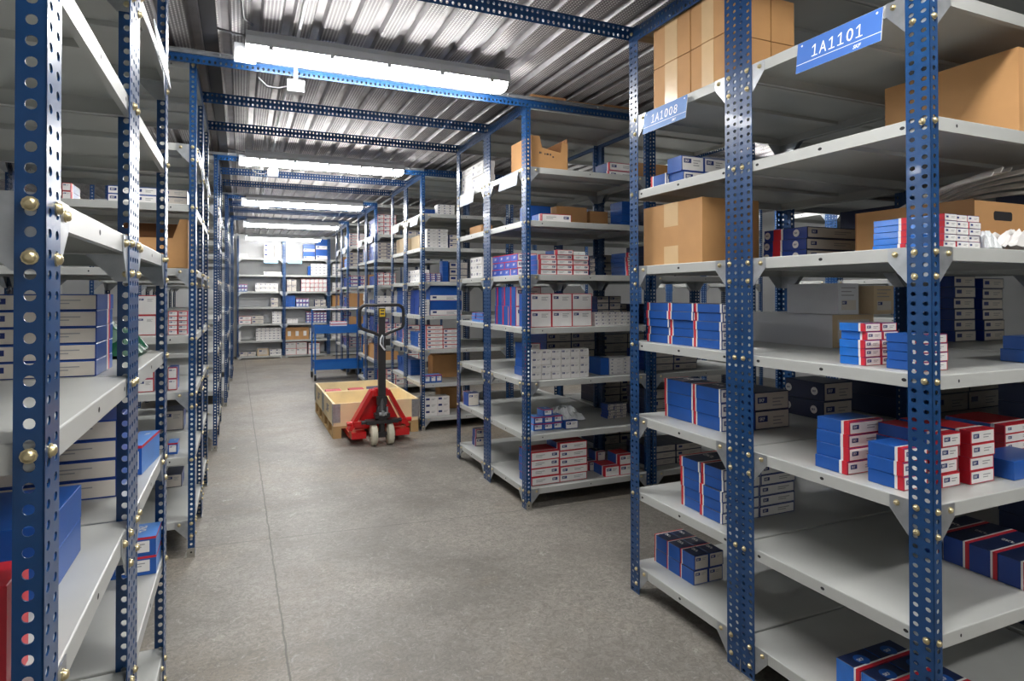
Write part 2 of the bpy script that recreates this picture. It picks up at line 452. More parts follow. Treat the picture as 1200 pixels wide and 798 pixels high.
RACKL = {'R1': 'nearest blue-posted shelving rack on the right, with the sign 1A1101', 'R2': 'second blue-posted shelving rack on the right, open carton on its upper shelf',
         'R3': 'third shelving rack on the right, beside the wooden pallet collars', 'R4': 'fourth shelving rack on the right, behind the blue trolley', 'R5': 'fifth and last shelving rack on the right, next to the end wall rack',
         'L1': 'nearest shelving rack on the left, its corner post against the frame edge', 'L2': 'second shelving rack on the left, with a cut-down brown carton', 'L3': 'third shelving rack on the left side of the aisle', 'L4': 'fourth shelving rack on the left side of the aisle', 'L5': 'last shelving rack on the left, next to the end wall rack'}
for k, y in RY.items():
    rack(k, RACKL[k], 'right aisle racks', two(XR, y), ZR, det[k])
for k, l in (('R1', 'shelving rack back to back with the nearest right rack'), ('R2', 'shelving rack back to back with the second right rack'), ('R3', 'shelving rack back to back with the third right rack')):
    rack(k + 'r', l, 'inner racks on the right', two(XR + D + .022, RY[k]), ZR, 0)
for y, l in ((1.101, 'shelving rack across the next aisle, seen through the nearest right rack'), (3.739, 'shelving rack across the next aisle, seen behind the second right rack'), (6.33, 'shelving rack across the next aisle, seen behind the third right rack')):
    rack('T', l, 'racks across the next aisle', two(5.45, y), ZR, 0)
for k, (x, y) in LX.items():
    rack(k, RACKL[k], 'left aisle racks', two(x - D, y), ZL1 if k == 'L1' else ZL, 2 if k == 'L1' else (1 if k == 'L2' else 0))
for k, l in (('L1', 'shelving rack back to back with the nearest left rack'), ('L2', 'shelving rack back to back with the second left rack')):
    x, y = LX[k]; rack(k + 'r', l, 'inner racks on the left', two(x - 2 * D - .022, y), ZL, 0)
BX = [-.075, .895, 1.865, 2.835]
rack('B', 'wide white-lit shelving rack across the far end of the aisle', None, [(BX[i], BX[i + 1], 14.9, 15.45) for i in range(3)], ZB, 1, top=False)
mb = MB(); mb.box(0, 2.91, .552, .556, .03, 2.70, 'back_white')
link('back_panel', mb.mesh('back_panel'), (0, 0, 0), 0, [o for o in COL.objects if o.name.startswith('storage_rack') and o['label'].startswith('wide white-lit')][0])

# ------------------------------------------------------------------ room shell
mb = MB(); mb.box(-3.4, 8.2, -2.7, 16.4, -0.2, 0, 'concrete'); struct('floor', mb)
mb = MB(); mb.box(-3.6, -3.4, -2.7, 16.4, 0, 3.3, 'wall_paint'); struct('wall_left', mb)
mb = MB(); mb.box(8.2, 8.4, -2.7, 16.4, 0, 3.3, 'wall_paint'); struct('wall_right', mb)
mb = MB(); mb.box(-3.6, 8.4, 15.62, 15.82, 0, 3.3, 'wall_paint'); struct('wall_back', mb)
mb = MB(); mb.box(-3.6, 8.4, -2.9, -2.7, 0, 3.3, 'wall_paint'); struct('wall_front', mb)
DZ = 2.815
mb = MB(); per = 0.146; x = -3.55; ya, yb = -2.7, 15.62
while x < 8.3:
    prof = [(x, DZ, 'deck_dots'), (x + .0850, DZ, 'deck_plain'), (x + .0965, DZ + .026, 'deck_plain'), (x + .1345, DZ + .026, 'deck_plain'), (x + .146, DZ, None)]
    for (a, za, m), (b, zb, _) in zip(prof, prof[1:]):
        mb.quad([(a, ya, za), (a, yb, za), (b, yb, zb), (b, ya, zb)], m)
    x += per
mb.box(-3.6, 8.4, -2.9, 15.82, DZ + .06, DZ + .12, 'wall_paint')
struct('ceiling', mb)

# ------------------------------------------------------------------ tie beams, rails, conduit
def tie(y, x0, x1, label):
    o = link('tie_beam', beam_mesh(x1 - x0)); o.matrix_world = Matrix(((0, 0, 1, x0), (1, 0, 0, y), (0, 1, 0, POST_H - .062), (0, 0, 0, 1)))
    o.matrix_world = Matrix(((0, 0, 1, x0), (1, 0, 0, y), (0, -1, 0, POST_H + .025), (0, 0, 0, 1)))
    tag(o, label, 'beam', 'slotted beams across the aisle'); return o
TB = [(RY['R1'] - .014, -3.2, 6.4, 'blue slotted beam tying the nearest racks together at their front corner'),
      (RY['R1'] + 2 * W + .010, -.26, 6.4, 'blue slotted beam at the far corner of the nearest right rack'),
      (RY['R2'] - .014, -3.2, 6.4, 'blue slotted beam carrying the nearest strip light'),
      (RY['R2'] + W, -.24, 1.76, 'blue slotted beam over the middle of the second racks'),
      (RY['R2'] + 2 * W + .010, -.24, 3.6, 'blue slotted beam over the far end of the second racks'),
      (RY['R3'] - .014, -.24, 3.6, 'blue slotted beam carrying the second strip light'),
      (RY['R3'] + W, -.2, 1.76, 'blue slotted beam over the middle of the third racks'),
      (RY['R3'] + 2 * W + .010, -.2, 1.76, 'blue slotted beam over the far end of the third racks'),
      (RY['R4'] - .014, -.2, 1.76, 'blue slotted beam at the front of the fourth racks'),
      (RY['R4'] + W, -.2, 1.76, 'blue slotted beam over the middle of the fourth racks'),
      (RY['R4'] + 2 * W + .010, -.2, 1.76, 'blue slotted beam over the far end of the fourth racks'),
      (RY['R5'] - .014, -.2, 1.76, 'blue slotted beam at the front of the fifth racks')]
for y, a, b, l in TB: tie(y, a, b, l)
def rail(y, x0, x1, z, label):
    mb = MB()
    mb.box(x0, x1, y - .002, y + .0, z, z + .024, 'galv'); mb.box(x0, x1, y - .014, y - .002, z + .021, z + .024, 'galv'); mb.box(x0, x1, y - .014, y - .002, z, z + .003, 'galv')
    xx = x0 + .15
    while xx < x1:
        bolt_into(mb, (xx, y - .014, z + .012), (0, -1, 0), .008, 'galv'); xx += .34
    tag(link('strut_rail', mb.mesh('strut_rail')), label, 'rail', 'galvanised strut rails')
LIGHT_Y = [3.51, 6.21, 8.69, 11.18, 14.30]; LIGHT_Z = [2.742, 2.706, 2.662, 2.635, 2.668]
for y, l in ((RY['R2'] - .0165, 'grey galvanised rail bolted below the nearest strip light'), (RY['R3'] - .0165, 'grey galvanised rail bolted behind the second strip light'), (RY['R4'] - .0165, 'grey galvanised rail bolted before the third strip light')):
    rail(y, -.6, 5.6 if y < 4 else 1.75, 2.712, l)
mb = MB(); mb.tube([(.277, -.6, 2.803), (.277, 4, 2.803), (.28, 9, 2.803), (.28, 14.5, 2.803)], .010, 'conduit', 10)
tag(link('conduit_pipe', mb.mesh('conduit_pipe')), 'long white conduit pipe running under the ceiling deck along the aisle', 'pipe')
def tray_mesh():
    mb = MB(); x0, x1, z = -.185, -.115, 2.78
    mb.box(x0, x1, -.8, 14.3, z, z + .002, 'dark'); mb.box(x0, x0 + .002, -.8, 14.3, z, z + .03, 'dark'); mb.box(x1 - .002, x1, -.8, 14.3, z, z + .03, 'dark')
    return mb.mesh('cable_tray')
tag(link('cable_tray', tray_mesh()), 'long dark cable tray above the left racks', 'cable tray')

# ------------------------------------------------------------------ strip lights
def rounded(w, h, r, n=4):
    pts = []
    for cx, cy, a0 in ((w / 2 - r, h / 2 - r, 0), (-w / 2 + r, h / 2 - r, PI / 2), (-w / 2 + r, -h / 2 + r, PI), (w / 2 - r, -h / 2 + r, 1.5 * PI)):
        for k in range(n + 1): a = a0 + PI / 2 * k / n; pts.append((cx + r * math.cos(a), cy + r * math.sin(a)))
    return pts
LL = 1.47
def light_parts():
    h = MB()   # housing: shallow grey tub, open below
    sec = [(-.074, -.035), (-.074, .012), (-.052, .045), (.052, .045), (.074, .012), (.074, -.035), (.0725, -.035), (.0725, -.010), (-.0725, -.010), (-.0725, -.035)]
    for (a, b), (c, d) in zip(sec, sec[1:] + sec[:1]): h.quad([(0, a, b), (LL, a, b), (LL, c, d), (0, c, d)], 'lamp_grey')
    h.quad([(0, a, b) for a, b in sec], 'lamp_grey'); h.quad([(LL, a, b) for a, b in sec][::-1], 'lamp_grey')
    d = MB()
    sec = [(-.062, -.0125), (-.062, -.042), (-.052, -.068), (-.024, -.084), (.024, -.084), (.052, -.068), (.062, -.042), (.062, -.0125)]
    n = 6; rows = []
    for i, (x, s) in enumerate(((.010, .82), (.03, .96), (.06, 1.0), (LL - .06, 1.0), (LL - .03, .96), (LL - .010, .82))):
        rows.append([(x, a * s, -.0125 + (b + .0125) * s) for a, b in sec])
    for r0, r1 in zip(rows, rows[1:]):
        for k in range(len(sec) - 1): d.quad([r0[k], r0[k + 1], r1[k + 1], r1[k]], 'lamp_tube', True)
    d.quad(rows[0], 'lamp_tube'); d.quad(rows[-1][::-1], 'lamp_tube')
    c = MB(); c.box(-.012, .012, -.078, -.0735, -.048, .012, 'lamp_grey'); c.box(-.012, .012, -.078, -.058, -.052, -.048, 'galv')
    g = MB(); g2 = MB(); g.box(-.055, .05, .0745, .078, -.085, .02, 'galv'); g.box(-.055, .05, .078, .195, -.012, -.008, 'galv'); g2.box(LL - .05, LL + .03, .0745, .078, -.04, .02, 'galv'); g2.box(LL - .05, LL + .03, .078, .195, -.012, -.008, 'galv')
    return h.mesh('housing'), d.mesh('diffuser'), c.mesh('clip'), g.mesh('mount_bracket'), g2.mesh('mount_bracket')
LP = light_parts()
def strip_light(x, y, z, label, group, plug=True, rz=0.0):
    r = empty('strip_light', (x, y, z), label, 'light', group, rz)
    link('housing', LP[0], (0, 0, 0), 0, r); link('diffuser', LP[1], (0, 0, 0), 0, r)
    for k in range(5): link('clip', LP[2], (.12 + k * .3075, 0, 0), 0, r)
    link('mount_bracket', LP[3], (0, 0, 0), 0, r); link('mount_bracket', LP[4], (0, 0, 0), 0, r)
    if plug:
        mb = MB(); mb.tube([(.01, 0, .03), (-.05, .0, .035), (-.11, 0, .045), (-.15, 0, .052)], .006, 'cable', 8)
        link('lead', mb.mesh('lead'), (0, 0, 0), 0, r)
    return r
for i, (y, z, l) in enumerate(zip(LIGHT_Y, LIGHT_Z, ('nearest long strip light glowing white across the aisle', 'second strip light along the aisle, beyond the nearest one', 'third strip light along the aisle', 'fourth strip light along the aisle', 'fifth strip light, right before the end wall rack'))):
    strip_light((.02, .035, .06, .09, .14)[i], y, z, l, 'aisle strip lights')
for x, y, l in ((.02, .75, 'strip light above the near end of the aisle'), (1.9, -.9, 'added unseen fill strip light before the nearest right rack'),  # lamp before the right rack is added out of view as fill light
                (3.85, 4.9, 'strip light of the next aisle behind the second right rack'), (3.85, 7.6, 'strip light of the next aisle behind the third right rack')):
    strip_light(x, y, 2.742, l, 'strip lights out of the main aisle', False)
for x, y, l in ((-2.85, 1.0, 'strip light of the aisle beyond the nearest left rack'), (-2.85, 4.0, 'strip light of the aisle beyond the second left rack')):
    strip_light(x, y, 2.742, l, 'strip lights out of the main aisle', False, PI / 2)
for i, y in enumerate((3.685, 6.385, 8.862)):
    r = MB(); r.box(.235, .325, y - .03, y + .03, 2.56, 2.625, 'galv'); r.box(.24, .32, y - .034, y - .03, 2.565, 2.62, 'lamp_grey'); r.box(.27, .29, y - .005, y + .005, 2.625, 2.70, 'galv')
    o = link('junction_box', r.mesh('junction_box')); tag(o, 'small grey junction box below the ' + ('nearest', 'second', 'third')[i] + ' strip light', 'junction box', 'ceiling junction boxes')
    c = MB(); c.tube([(.235, y, 2.59), (.19, y, 2.575), (.13, y, 2.578), (.085, y, 2.62)], .006, 'cable', 8); link('mounted_lead', c.mesh('mounted_lead'), (0, 0, 0), 0, o)
mb = MB(); mb.tube([(.02, 1.5, 2.80), (.0, 2.6, 2.80), (.0, 3.1, 2.79), (.01, 3.3, 2.78), (.05, 3.42, 2.80)], .007, 'cable', 8)
tag(link('black_cable', mb.mesh('black_cable')), 'loose black cable hanging along the ceiling to the nearest strip light', 'cable')

# ------------------------------------------------------------------ signs
def sign(xf, y0, y1, z0, z1, face, m, txt, label, group, tilt=.012, axis='x'):
    """plate on a shelf edge; face -1 looks to -x, +1 to +x; axis 'y' looks to -y (y0,y1 are then x)"""
    L, H = y1 - y0, z1 - z0
    mb = MB()
    if axis == 'y': loc = (y0, xf, z0); fn = lambda u, v, w=0: (u, -w - tilt * (1 - v / H), v)
    elif face < 0: loc = (xf, y1, z0); fn = lambda u, v, w=0: (-w - tilt * (1 - v / H), -u, v)
    else: loc = (xf, y0, z0); fn = lambda u, v, w=0: (w + tilt * (1 - v / H), u, v)
    mb.prism([(0, 0), (L, 0), (L, H), (0, H)], lambda u, v, w: fn(u, v, w), -.0012, .0012, m, 'sign_white')
    o = link('shelf_sign', mb.mesh('shelf_sign'), loc); tag(o, label, 'sign', group)
    p = MB()
    for u in (.018, L - .018): p.faces([fn(u + .004 * math.cos(k * PI / 4), H - .012 + .004 * math.sin(k * PI / 4), .0017) for k in range(8)], [tuple(range(8))], 'sign_white')
    if txt:
        t = MB(); f2 = lambda u, v: fn(u, v, .0017)
        put_digits(t, txt, f2, L * .19, H * .38, .040, 'sign_white')
        t.quad([f2(0, H * .26), f2(L, H * .26), f2(L, H * .28), f2(0, H * .28)], 'sign_white')
        put_text(t, 'SKF', f2, L * .70, H * .07, .012, 'sign_white', .25, .03)
        link('lettering', t.mesh('lettering'), (0, 0, 0), 0, o)
    link('rivets', p.mesh('rivets'), (0, 0, 0), 0, o)
SX = XR - .009
sign(SX, 1.228, 1.532, 2.166, 2.2685, -1, 'sign_blue', '1A1101', 'blue shelf sign lettered 1A1101 in white', 'aisle shelf signs')
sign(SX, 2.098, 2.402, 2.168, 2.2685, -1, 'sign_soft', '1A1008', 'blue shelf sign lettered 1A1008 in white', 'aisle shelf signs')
n_ = {'R2': 'second', 'R3': 'third', 'R4': 'fourth', 'R5': 'fifth'}
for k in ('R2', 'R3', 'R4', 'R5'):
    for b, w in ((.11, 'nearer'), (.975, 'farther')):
        sign(SX, RY[k] + b, RY[k] + b + .315, 2.168, 2.2685, -1, 'sign_glare', None, 'shelf sign with painted pale glare on the %s bay of the %s right rack' % (w, n_[k]), 'aisle shelf signs')
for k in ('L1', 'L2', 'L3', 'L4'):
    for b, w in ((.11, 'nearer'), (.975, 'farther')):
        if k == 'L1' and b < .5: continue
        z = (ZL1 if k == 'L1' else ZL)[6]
        sign(LX[k][0] + .009, LX[k][1] + b, LX[k][1] + b + .315, z - .105, z - .008, 1, 'sign_glare', None, 'pale shelf sign on the %s bay of the %s left rack' % (w, {'L1': 'nearest', 'L2': 'second', 'L3': 'third', 'L4': 'fourth'}[k]), 'left shelf signs')
for a, b, w in ((.47, .76, 'first'), (.97, 1.27, 'second')):
    sign(14.885, a, b, 2.125, 2.205, 0, 'plaque_blue', None, 'pale blue plaque under the top shelf of the %s bay, end wall rack' % w, 'end wall plaques', .04, 'y')

# ------------------------------------------------------------------ cartons
# style: sides, top, label frame, label paper, band, side mark, top lettering
STY = {
 'blue_text': ('blue_card', 'navy_card', 'blue_deep', 'grey_paper', 'far_red', None, True, 'blue_carton'),
 'blue_band': ('blue_card', 'navy_card', 'blue_deep', 'white_paper', 'far', None, True, 'blue_carton'),
 'blue_near': ('blue_card', 'blue_card', 'red_card', 'white_paper', 'near', None, False, 'blue_carton'),
 'blue_mid': ('blue_card', 'blue_card', 'red_card', 'white_paper', 'mid', None, False, 'blue_carton'),
 'blue_wrap': ('blue_film', 'blue_film', 'red_card', 'white_paper', 'near', None, False, 'blue_carton'),
 'blue_wr': ('blue_card', 'blue_card', 'red_card', 'white_paper', 'near', None, False, 'blue_carton'),
 'blue_white': ('blue_card', 'blue_card', 'blue_deep', 'white_paper', None, None, True, 'white_ended_carton'),
 'blue_label': ('blue_pale', 'blue_pale', 'blue_card', 'white_paper', 'rim', None, True, 'labelled_carton'),
 'blue_plain': ('blue_card', 'blue_card', 'blue_card', None, None, None, False, 'plain_carton'),
 'green_plain': ('green_card', 'green_card', 'green_card', None, None, None, False, 'plain_carton'),
 'red_plain': ('red_card', 'red_card', 'red_card', None, None, None, False, 'plain_carton'),
 'blue_dark': ('blue_deep', 'navy_card', 'navy_card', 'grey_paper', 'near', None, True, 'navy_carton'),
 'circle': ('blue_deep', 'navy_card', 'navy_card', 'grey_paper', 'mid_w', 'circle', False, 'navy_carton'),
 'shade': ('navy_card', 'navy_card', 'navy_card', 'grey_paper', None, None, False, 'shade_carton'),  # navy fill cartons, coloured to stand in for shade in the rear racks
 'circle_dark': ('navy_card', 'navy_card', 'navy_card', 'grey_paper', None, 'circle', False, 'navy_carton'),
 'circle_wrap': ('blue_film', 'navy_card', 'red_card', 'white_paper', 'near', 'topcircle', False, 'navy_carton'),
 'purple_text': ('blue_purple', 'blue_purple', 'red_card', 'white_paper', 'rim', 'text', False, 'lettered_carton'),
 'white_red': ('blue_card', 'red_deep', 'red_card', 'white_paper', 'wide', None, False, 'red_edged_carton'),
 'white_small': ('white_paper', 'white_paper', 'grey_paper', 'white_paper', None, None, False, 'white_carton'),
 'wrap_small': ('blue_film', 'blue_film', 'white_paper', 'white_paper', 'near', None, False, 'small_carton'),
 'grey_label': ('blue_deep', 'navy_card', 'navy_card', 'grey_paper', None, None, False, 'grey_carton'),
 'grey_band': ('blue_card', 'blue_card', 'blue_deep', 'grey_paper', 'band_in', None, False, 'white_faced_carton'),
 'grey_wide': ('blue_card', 'blue_deep', 'blue_deep', 'grey_paper', None, None, False, 'white_faced_carton'),
 'plain_grey': ('card_grey', 'card_grey', 'cardboard_beige', 'grey_paper', None, None, False, 'grey_cardboard_box'),
 'beige': ('cardboard_beige', 'cardboard_beige', 'cardboard_beige', None, None, None, False, 'cardboard_box'),
 'kraft': ('cardboard', 'cardboard', 'cardboard', None, None, None, False, 'cardboard_box'),
 'kraft_label': ('cardboard', 'cardboard', 'cardboard', 'white_paper', None, None, False, 'cardboard_box'),
 'big_blue': ('blue_card', 'blue_card', 'blue_card', 'white_paper', 'bigblue', None, False, 'banded_carton'),
}
CART = {}
def carton_mesh(style, lx, ly, lz, detail):
    k = (style, round(lx, 3), round(ly, 3), round(lz, 4), detail)
    if k in CART: return CART[k]
    side, top, frame, paper, band, mark, toptext, _ = STY[style]
    X, Y = lx / 2, ly / 2
    body = MB(); lab = MB(); bd = MB(); em = MB(); tp = MB()
    # body with slightly broken edges
    c = min(.0012, lz * .06)
    vs = []
    for z, a in ((0, c), (c, 0), (lz - c, 0), (lz, c)):
        vs += [(-X + a, -Y + a, z), (X - a, -Y + a, z), (X - a, Y - a, z), (-X + a, Y - a, z)]
    body.faces(vs, [(3, 2, 1, 0)], side); body.faces(vs, [(12, 13, 14, 15)], top)
    for i in range(3):
        for q in range(4):
            j = (q + 1) % 4; m = frame if q in (0, 2) else side
            if i == 2: m = top if style != 'white_red' else frame
            body.faces([vs[4 * i + q], vs[4 * i + j], vs[4 * i + 4 + j], vs[4 * i + 4 + q]], [(0, 1, 2, 3)], m)
    if side != 'white_paper' and style not in ('kraft', 'beige', 'plain_grey'):   # lid line round the carton
        pass
    e = .0007
    fnN = lambda u, v, w=0: (-X + u, -Y - e - w, v)
    if paper:
        mx = min(.0042, lx * .06); mz = min(.0042, lz * .08)
        if style == 'grey_label' or style == 'grey_band': mx = mz = min(.004, lz * .07)
        if style in ('blue_label',): mx, mz = lx * .14, lz * .2
        if style in ('white_small', 'wrap_small'): mx = mz = .0012
        if style == 'kraft_label': mx, mz = lx * .3, lz * .3
        if style == 'big_blue': mx, mz = lx * .01, 0.004
        if style == 'plain_grey': mx, mz = lx * .12, lz * .16
        z1 = lz - mz
        if style == 'big_blue': z1 = lz * .36
        lab.quad([fnN(mx, mz), fnN(lx - mx, mz), fnN(lx - mx, z1), fnN(mx, z1)], paper)
        h = z1 - mz; w = lx - 2 * mx
        flip = style == 'white_red' and detail and (round(lx * 1000) + round(ly * 1000)) % 5 == 2
        lh = min(h * .40, w * .17, .026); lw = lh * 2.1
        if style in ('white_small', 'wrap_small'): lh = min(h * .34, w * .16); lw = lh * 1.9
        if style in ('white_red',) and lz > .09: lh *= .7; lw *= .7
        u0 = mx + w * .07; v0 = z1 - h * .14 - lh
        if lx / lz > 2.2: v0 = mz + h * .5 - lh * .3
        if flip: u0 = lx - mx - w * .07 - lw
        if style not in ('kraft_label',):
            f1 = lambda u, v: fnN(u, v, .0004); f2 = lambda u, v: fnN(u, v, .0008)
            lab.quad([f1(u0, v0), f1(u0 + lw, v0), f1(u0 + lw, v0 + lh), f1(u0, v0 + lh)], 'logo_navy')
            if detail: put_text(lab, 'SKF', f2, u0 + lw * .13, v0 + lh * .22, lh * .56, 'white_paper', 0, .02, lw * .76)
            # printed lines of small type
            tu = mx + w * (.52 if not flip else .14); tw = w * .34
            for r in range(2 if lz < .07 else 3):
                vv = v0 + lh * (.55 - r * .55)
                if vv < mz + h * .08: break
                lab.quad([f1(tu, vv), f1(tu + tw * (1, .7, .85)[r], vv), f1(tu + tw * (1, .7, .85)[r], vv + lh * .2), f1(tu, vv + lh * .2)], 'print_grey')
    def strip(y0, y1, m, o=.0006):
        z0, z1 = .0006, lz + o
        for sx in (-1, 1):
            xx = sx * (X + o); q = [(xx, y0, z0), (xx, y1, z0), (xx, y1, z1), (xx, y0, z1)]
            bd.quad(q if sx > 0 else q[::-1], m)
        bd.quad([(-X - o, y0, z1), (X + o, y0, z1), (X + o, y1, z1), (-X - o, y1, z1)], m)
    if band == 'near' or band == 'wide':
        r = min(.020, ly * .16) if band == 'near' else min(.032, ly * .25); strip(-Y, -Y + r, 'red_card'); strip(-Y + r, -Y + r * 1.5 if band == 'near' else -Y + r + .012, 'white_paper')
    elif band == 'far':
        r = min(.014, ly * .12); strip(Y - r, Y, 'red_card'); strip(Y - r * 1.55, Y - r, 'white_paper'); strip(-Y, -Y + r * .7, 'white_paper')
    elif band == 'far_red':
        r = min(.010, ly * .12); strip(Y - r * .7, Y, 'red_card'); strip(Y - r * 1.2, Y - r * .7, 'white_paper')
    elif band in ('mid', 'mid_w'):
        r = ly * .09; strip(ly * .18 - r, ly * .18 + r, 'red_card'); 
        if band == 'mid_w': strip(ly * .18 - r * 1.5, ly * .18 - r, 'white_paper')
    elif band == 'band_in':
        r = ly * .09; strip(ly * .2 - r, ly * .2, 'white_paper'); strip(ly * .2, ly * .2 + r, 'red_card')
    elif band == 'rim':
        o = .0006; zz = lz - min(.008, lz * .12)
        for sgn in (-1, 1):
            q = [(sgn * (X + o), -Y, zz), (sgn * (X + o), Y, zz), (sgn * (X + o), Y, lz), (sgn * (X + o), -Y, lz)]; bd.quad(q if sgn > 0 else q[::-1], 'red_card')
        bd.quad([(-X, -Y - o, zz), (X, -Y - o, zz), (X, -Y - o, lz), (-X, -Y - o, lz)], 'red_card')
    elif band == 'bigblue':
        o = .0005; bd.quad([(-X, -Y - o, 0.0005), (X, -Y - o, 0.0005), (X, -Y - o, lz * .08), (-X, -Y - o, lz * .08)], 'red_card')
    if mark == 'circle':
        for yy in (-ly * .26, ly * .42):
            for sx in (-1,):
                rr = lz * (.33 if style == 'circle' else .22); em.faces([(sx * (X + .0007), yy - rr * math.cos(2 * PI * q / 20), lz * .5 + rr * math.sin(2 * PI * q / 20)) for q in range(20)], [tuple(range(20))], 'white_paper')
                put_text(em, 'SKF', lambda u, v: (-(X + .0012), yy - u, v), -rr * .62, lz * .5 - rr * .25, rr * .5, 'logo_navy', 0, .02, rr * 1.25)
    if mark == 'topcircle':
        rr = min(lx, ly) * .3; em.faces([(rr * math.cos(2 * PI * q / 20), rr * math.sin(2 * PI * q / 20), lz + .0008) for q in range(20)], [tuple(range(20))], 'blue_card')
        put_text(em, 'SKF', lambda u, v: (u, v, lz + .0013), -rr * .75, -rr * .25, rr * .5, 'white_paper', 0, .02, rr * 1.5)
    if mark == 'text':
        hh = lz * .34; put_text(em, 'SKF', lambda u, v: (-(X + .0008), -u, v), -min(hh * .9, ly * .34), lz * .32, hh, 'white_paper', .25, .02, ly * .7)
    if toptext and detail:
        hh = min(lx, ly) * .22; put_text(tp, 'SKF', lambda u, v: (-v + hh, -u, lz + .0006), -ly * .3, 0, hh, 'white_paper', .25, .02, ly * .6)
    if detail:
        res = (body.mesh(STY[style][7]), lab.mesh('end_label') if lab.f else None, bd.mesh('printed_band') if bd.f else None, em.mesh('emblem') if em.f else None, tp.mesh('top_print') if tp.f else None)
    else:
        for o in (lab, bd, em, tp):
            for f, m in zip(o.f, o.m): body.faces([o.v[i] for i in f], [tuple(range(len(f)))], o.mats[m])
        res = (body.mesh(STY[style][7]), None, None, None, None)
    CART[k] = res
    return res
ORD = ['bottom', 'second', 'third', 'fourth', 'fifth', 'sixth', 'seventh', 'eighth']
NEAR = ('R1', 'R2', 'L1', 'L2')
def put_carton(style, lx, ly, lz, loc, rz, detail, label, group):
    b, l, s, em, tp = carton_mesh(style, lx, ly, lz, detail)
    o = link(STY[style][7], b, loc, rz); tag(o, label, 'box' if 'cardboard' in STY[style][7] else 'carton', group)
    if l: link('end_label', l, (0, 0, 0), 0, o)
    if s: link('printed_band', s, (0, 0, 0), 0, o)
    if em: link('emblem', em, (0, 0, 0), 0, o)
    if tp: link('top_print', tp, (0, 0, 0), 0, o)
    return o
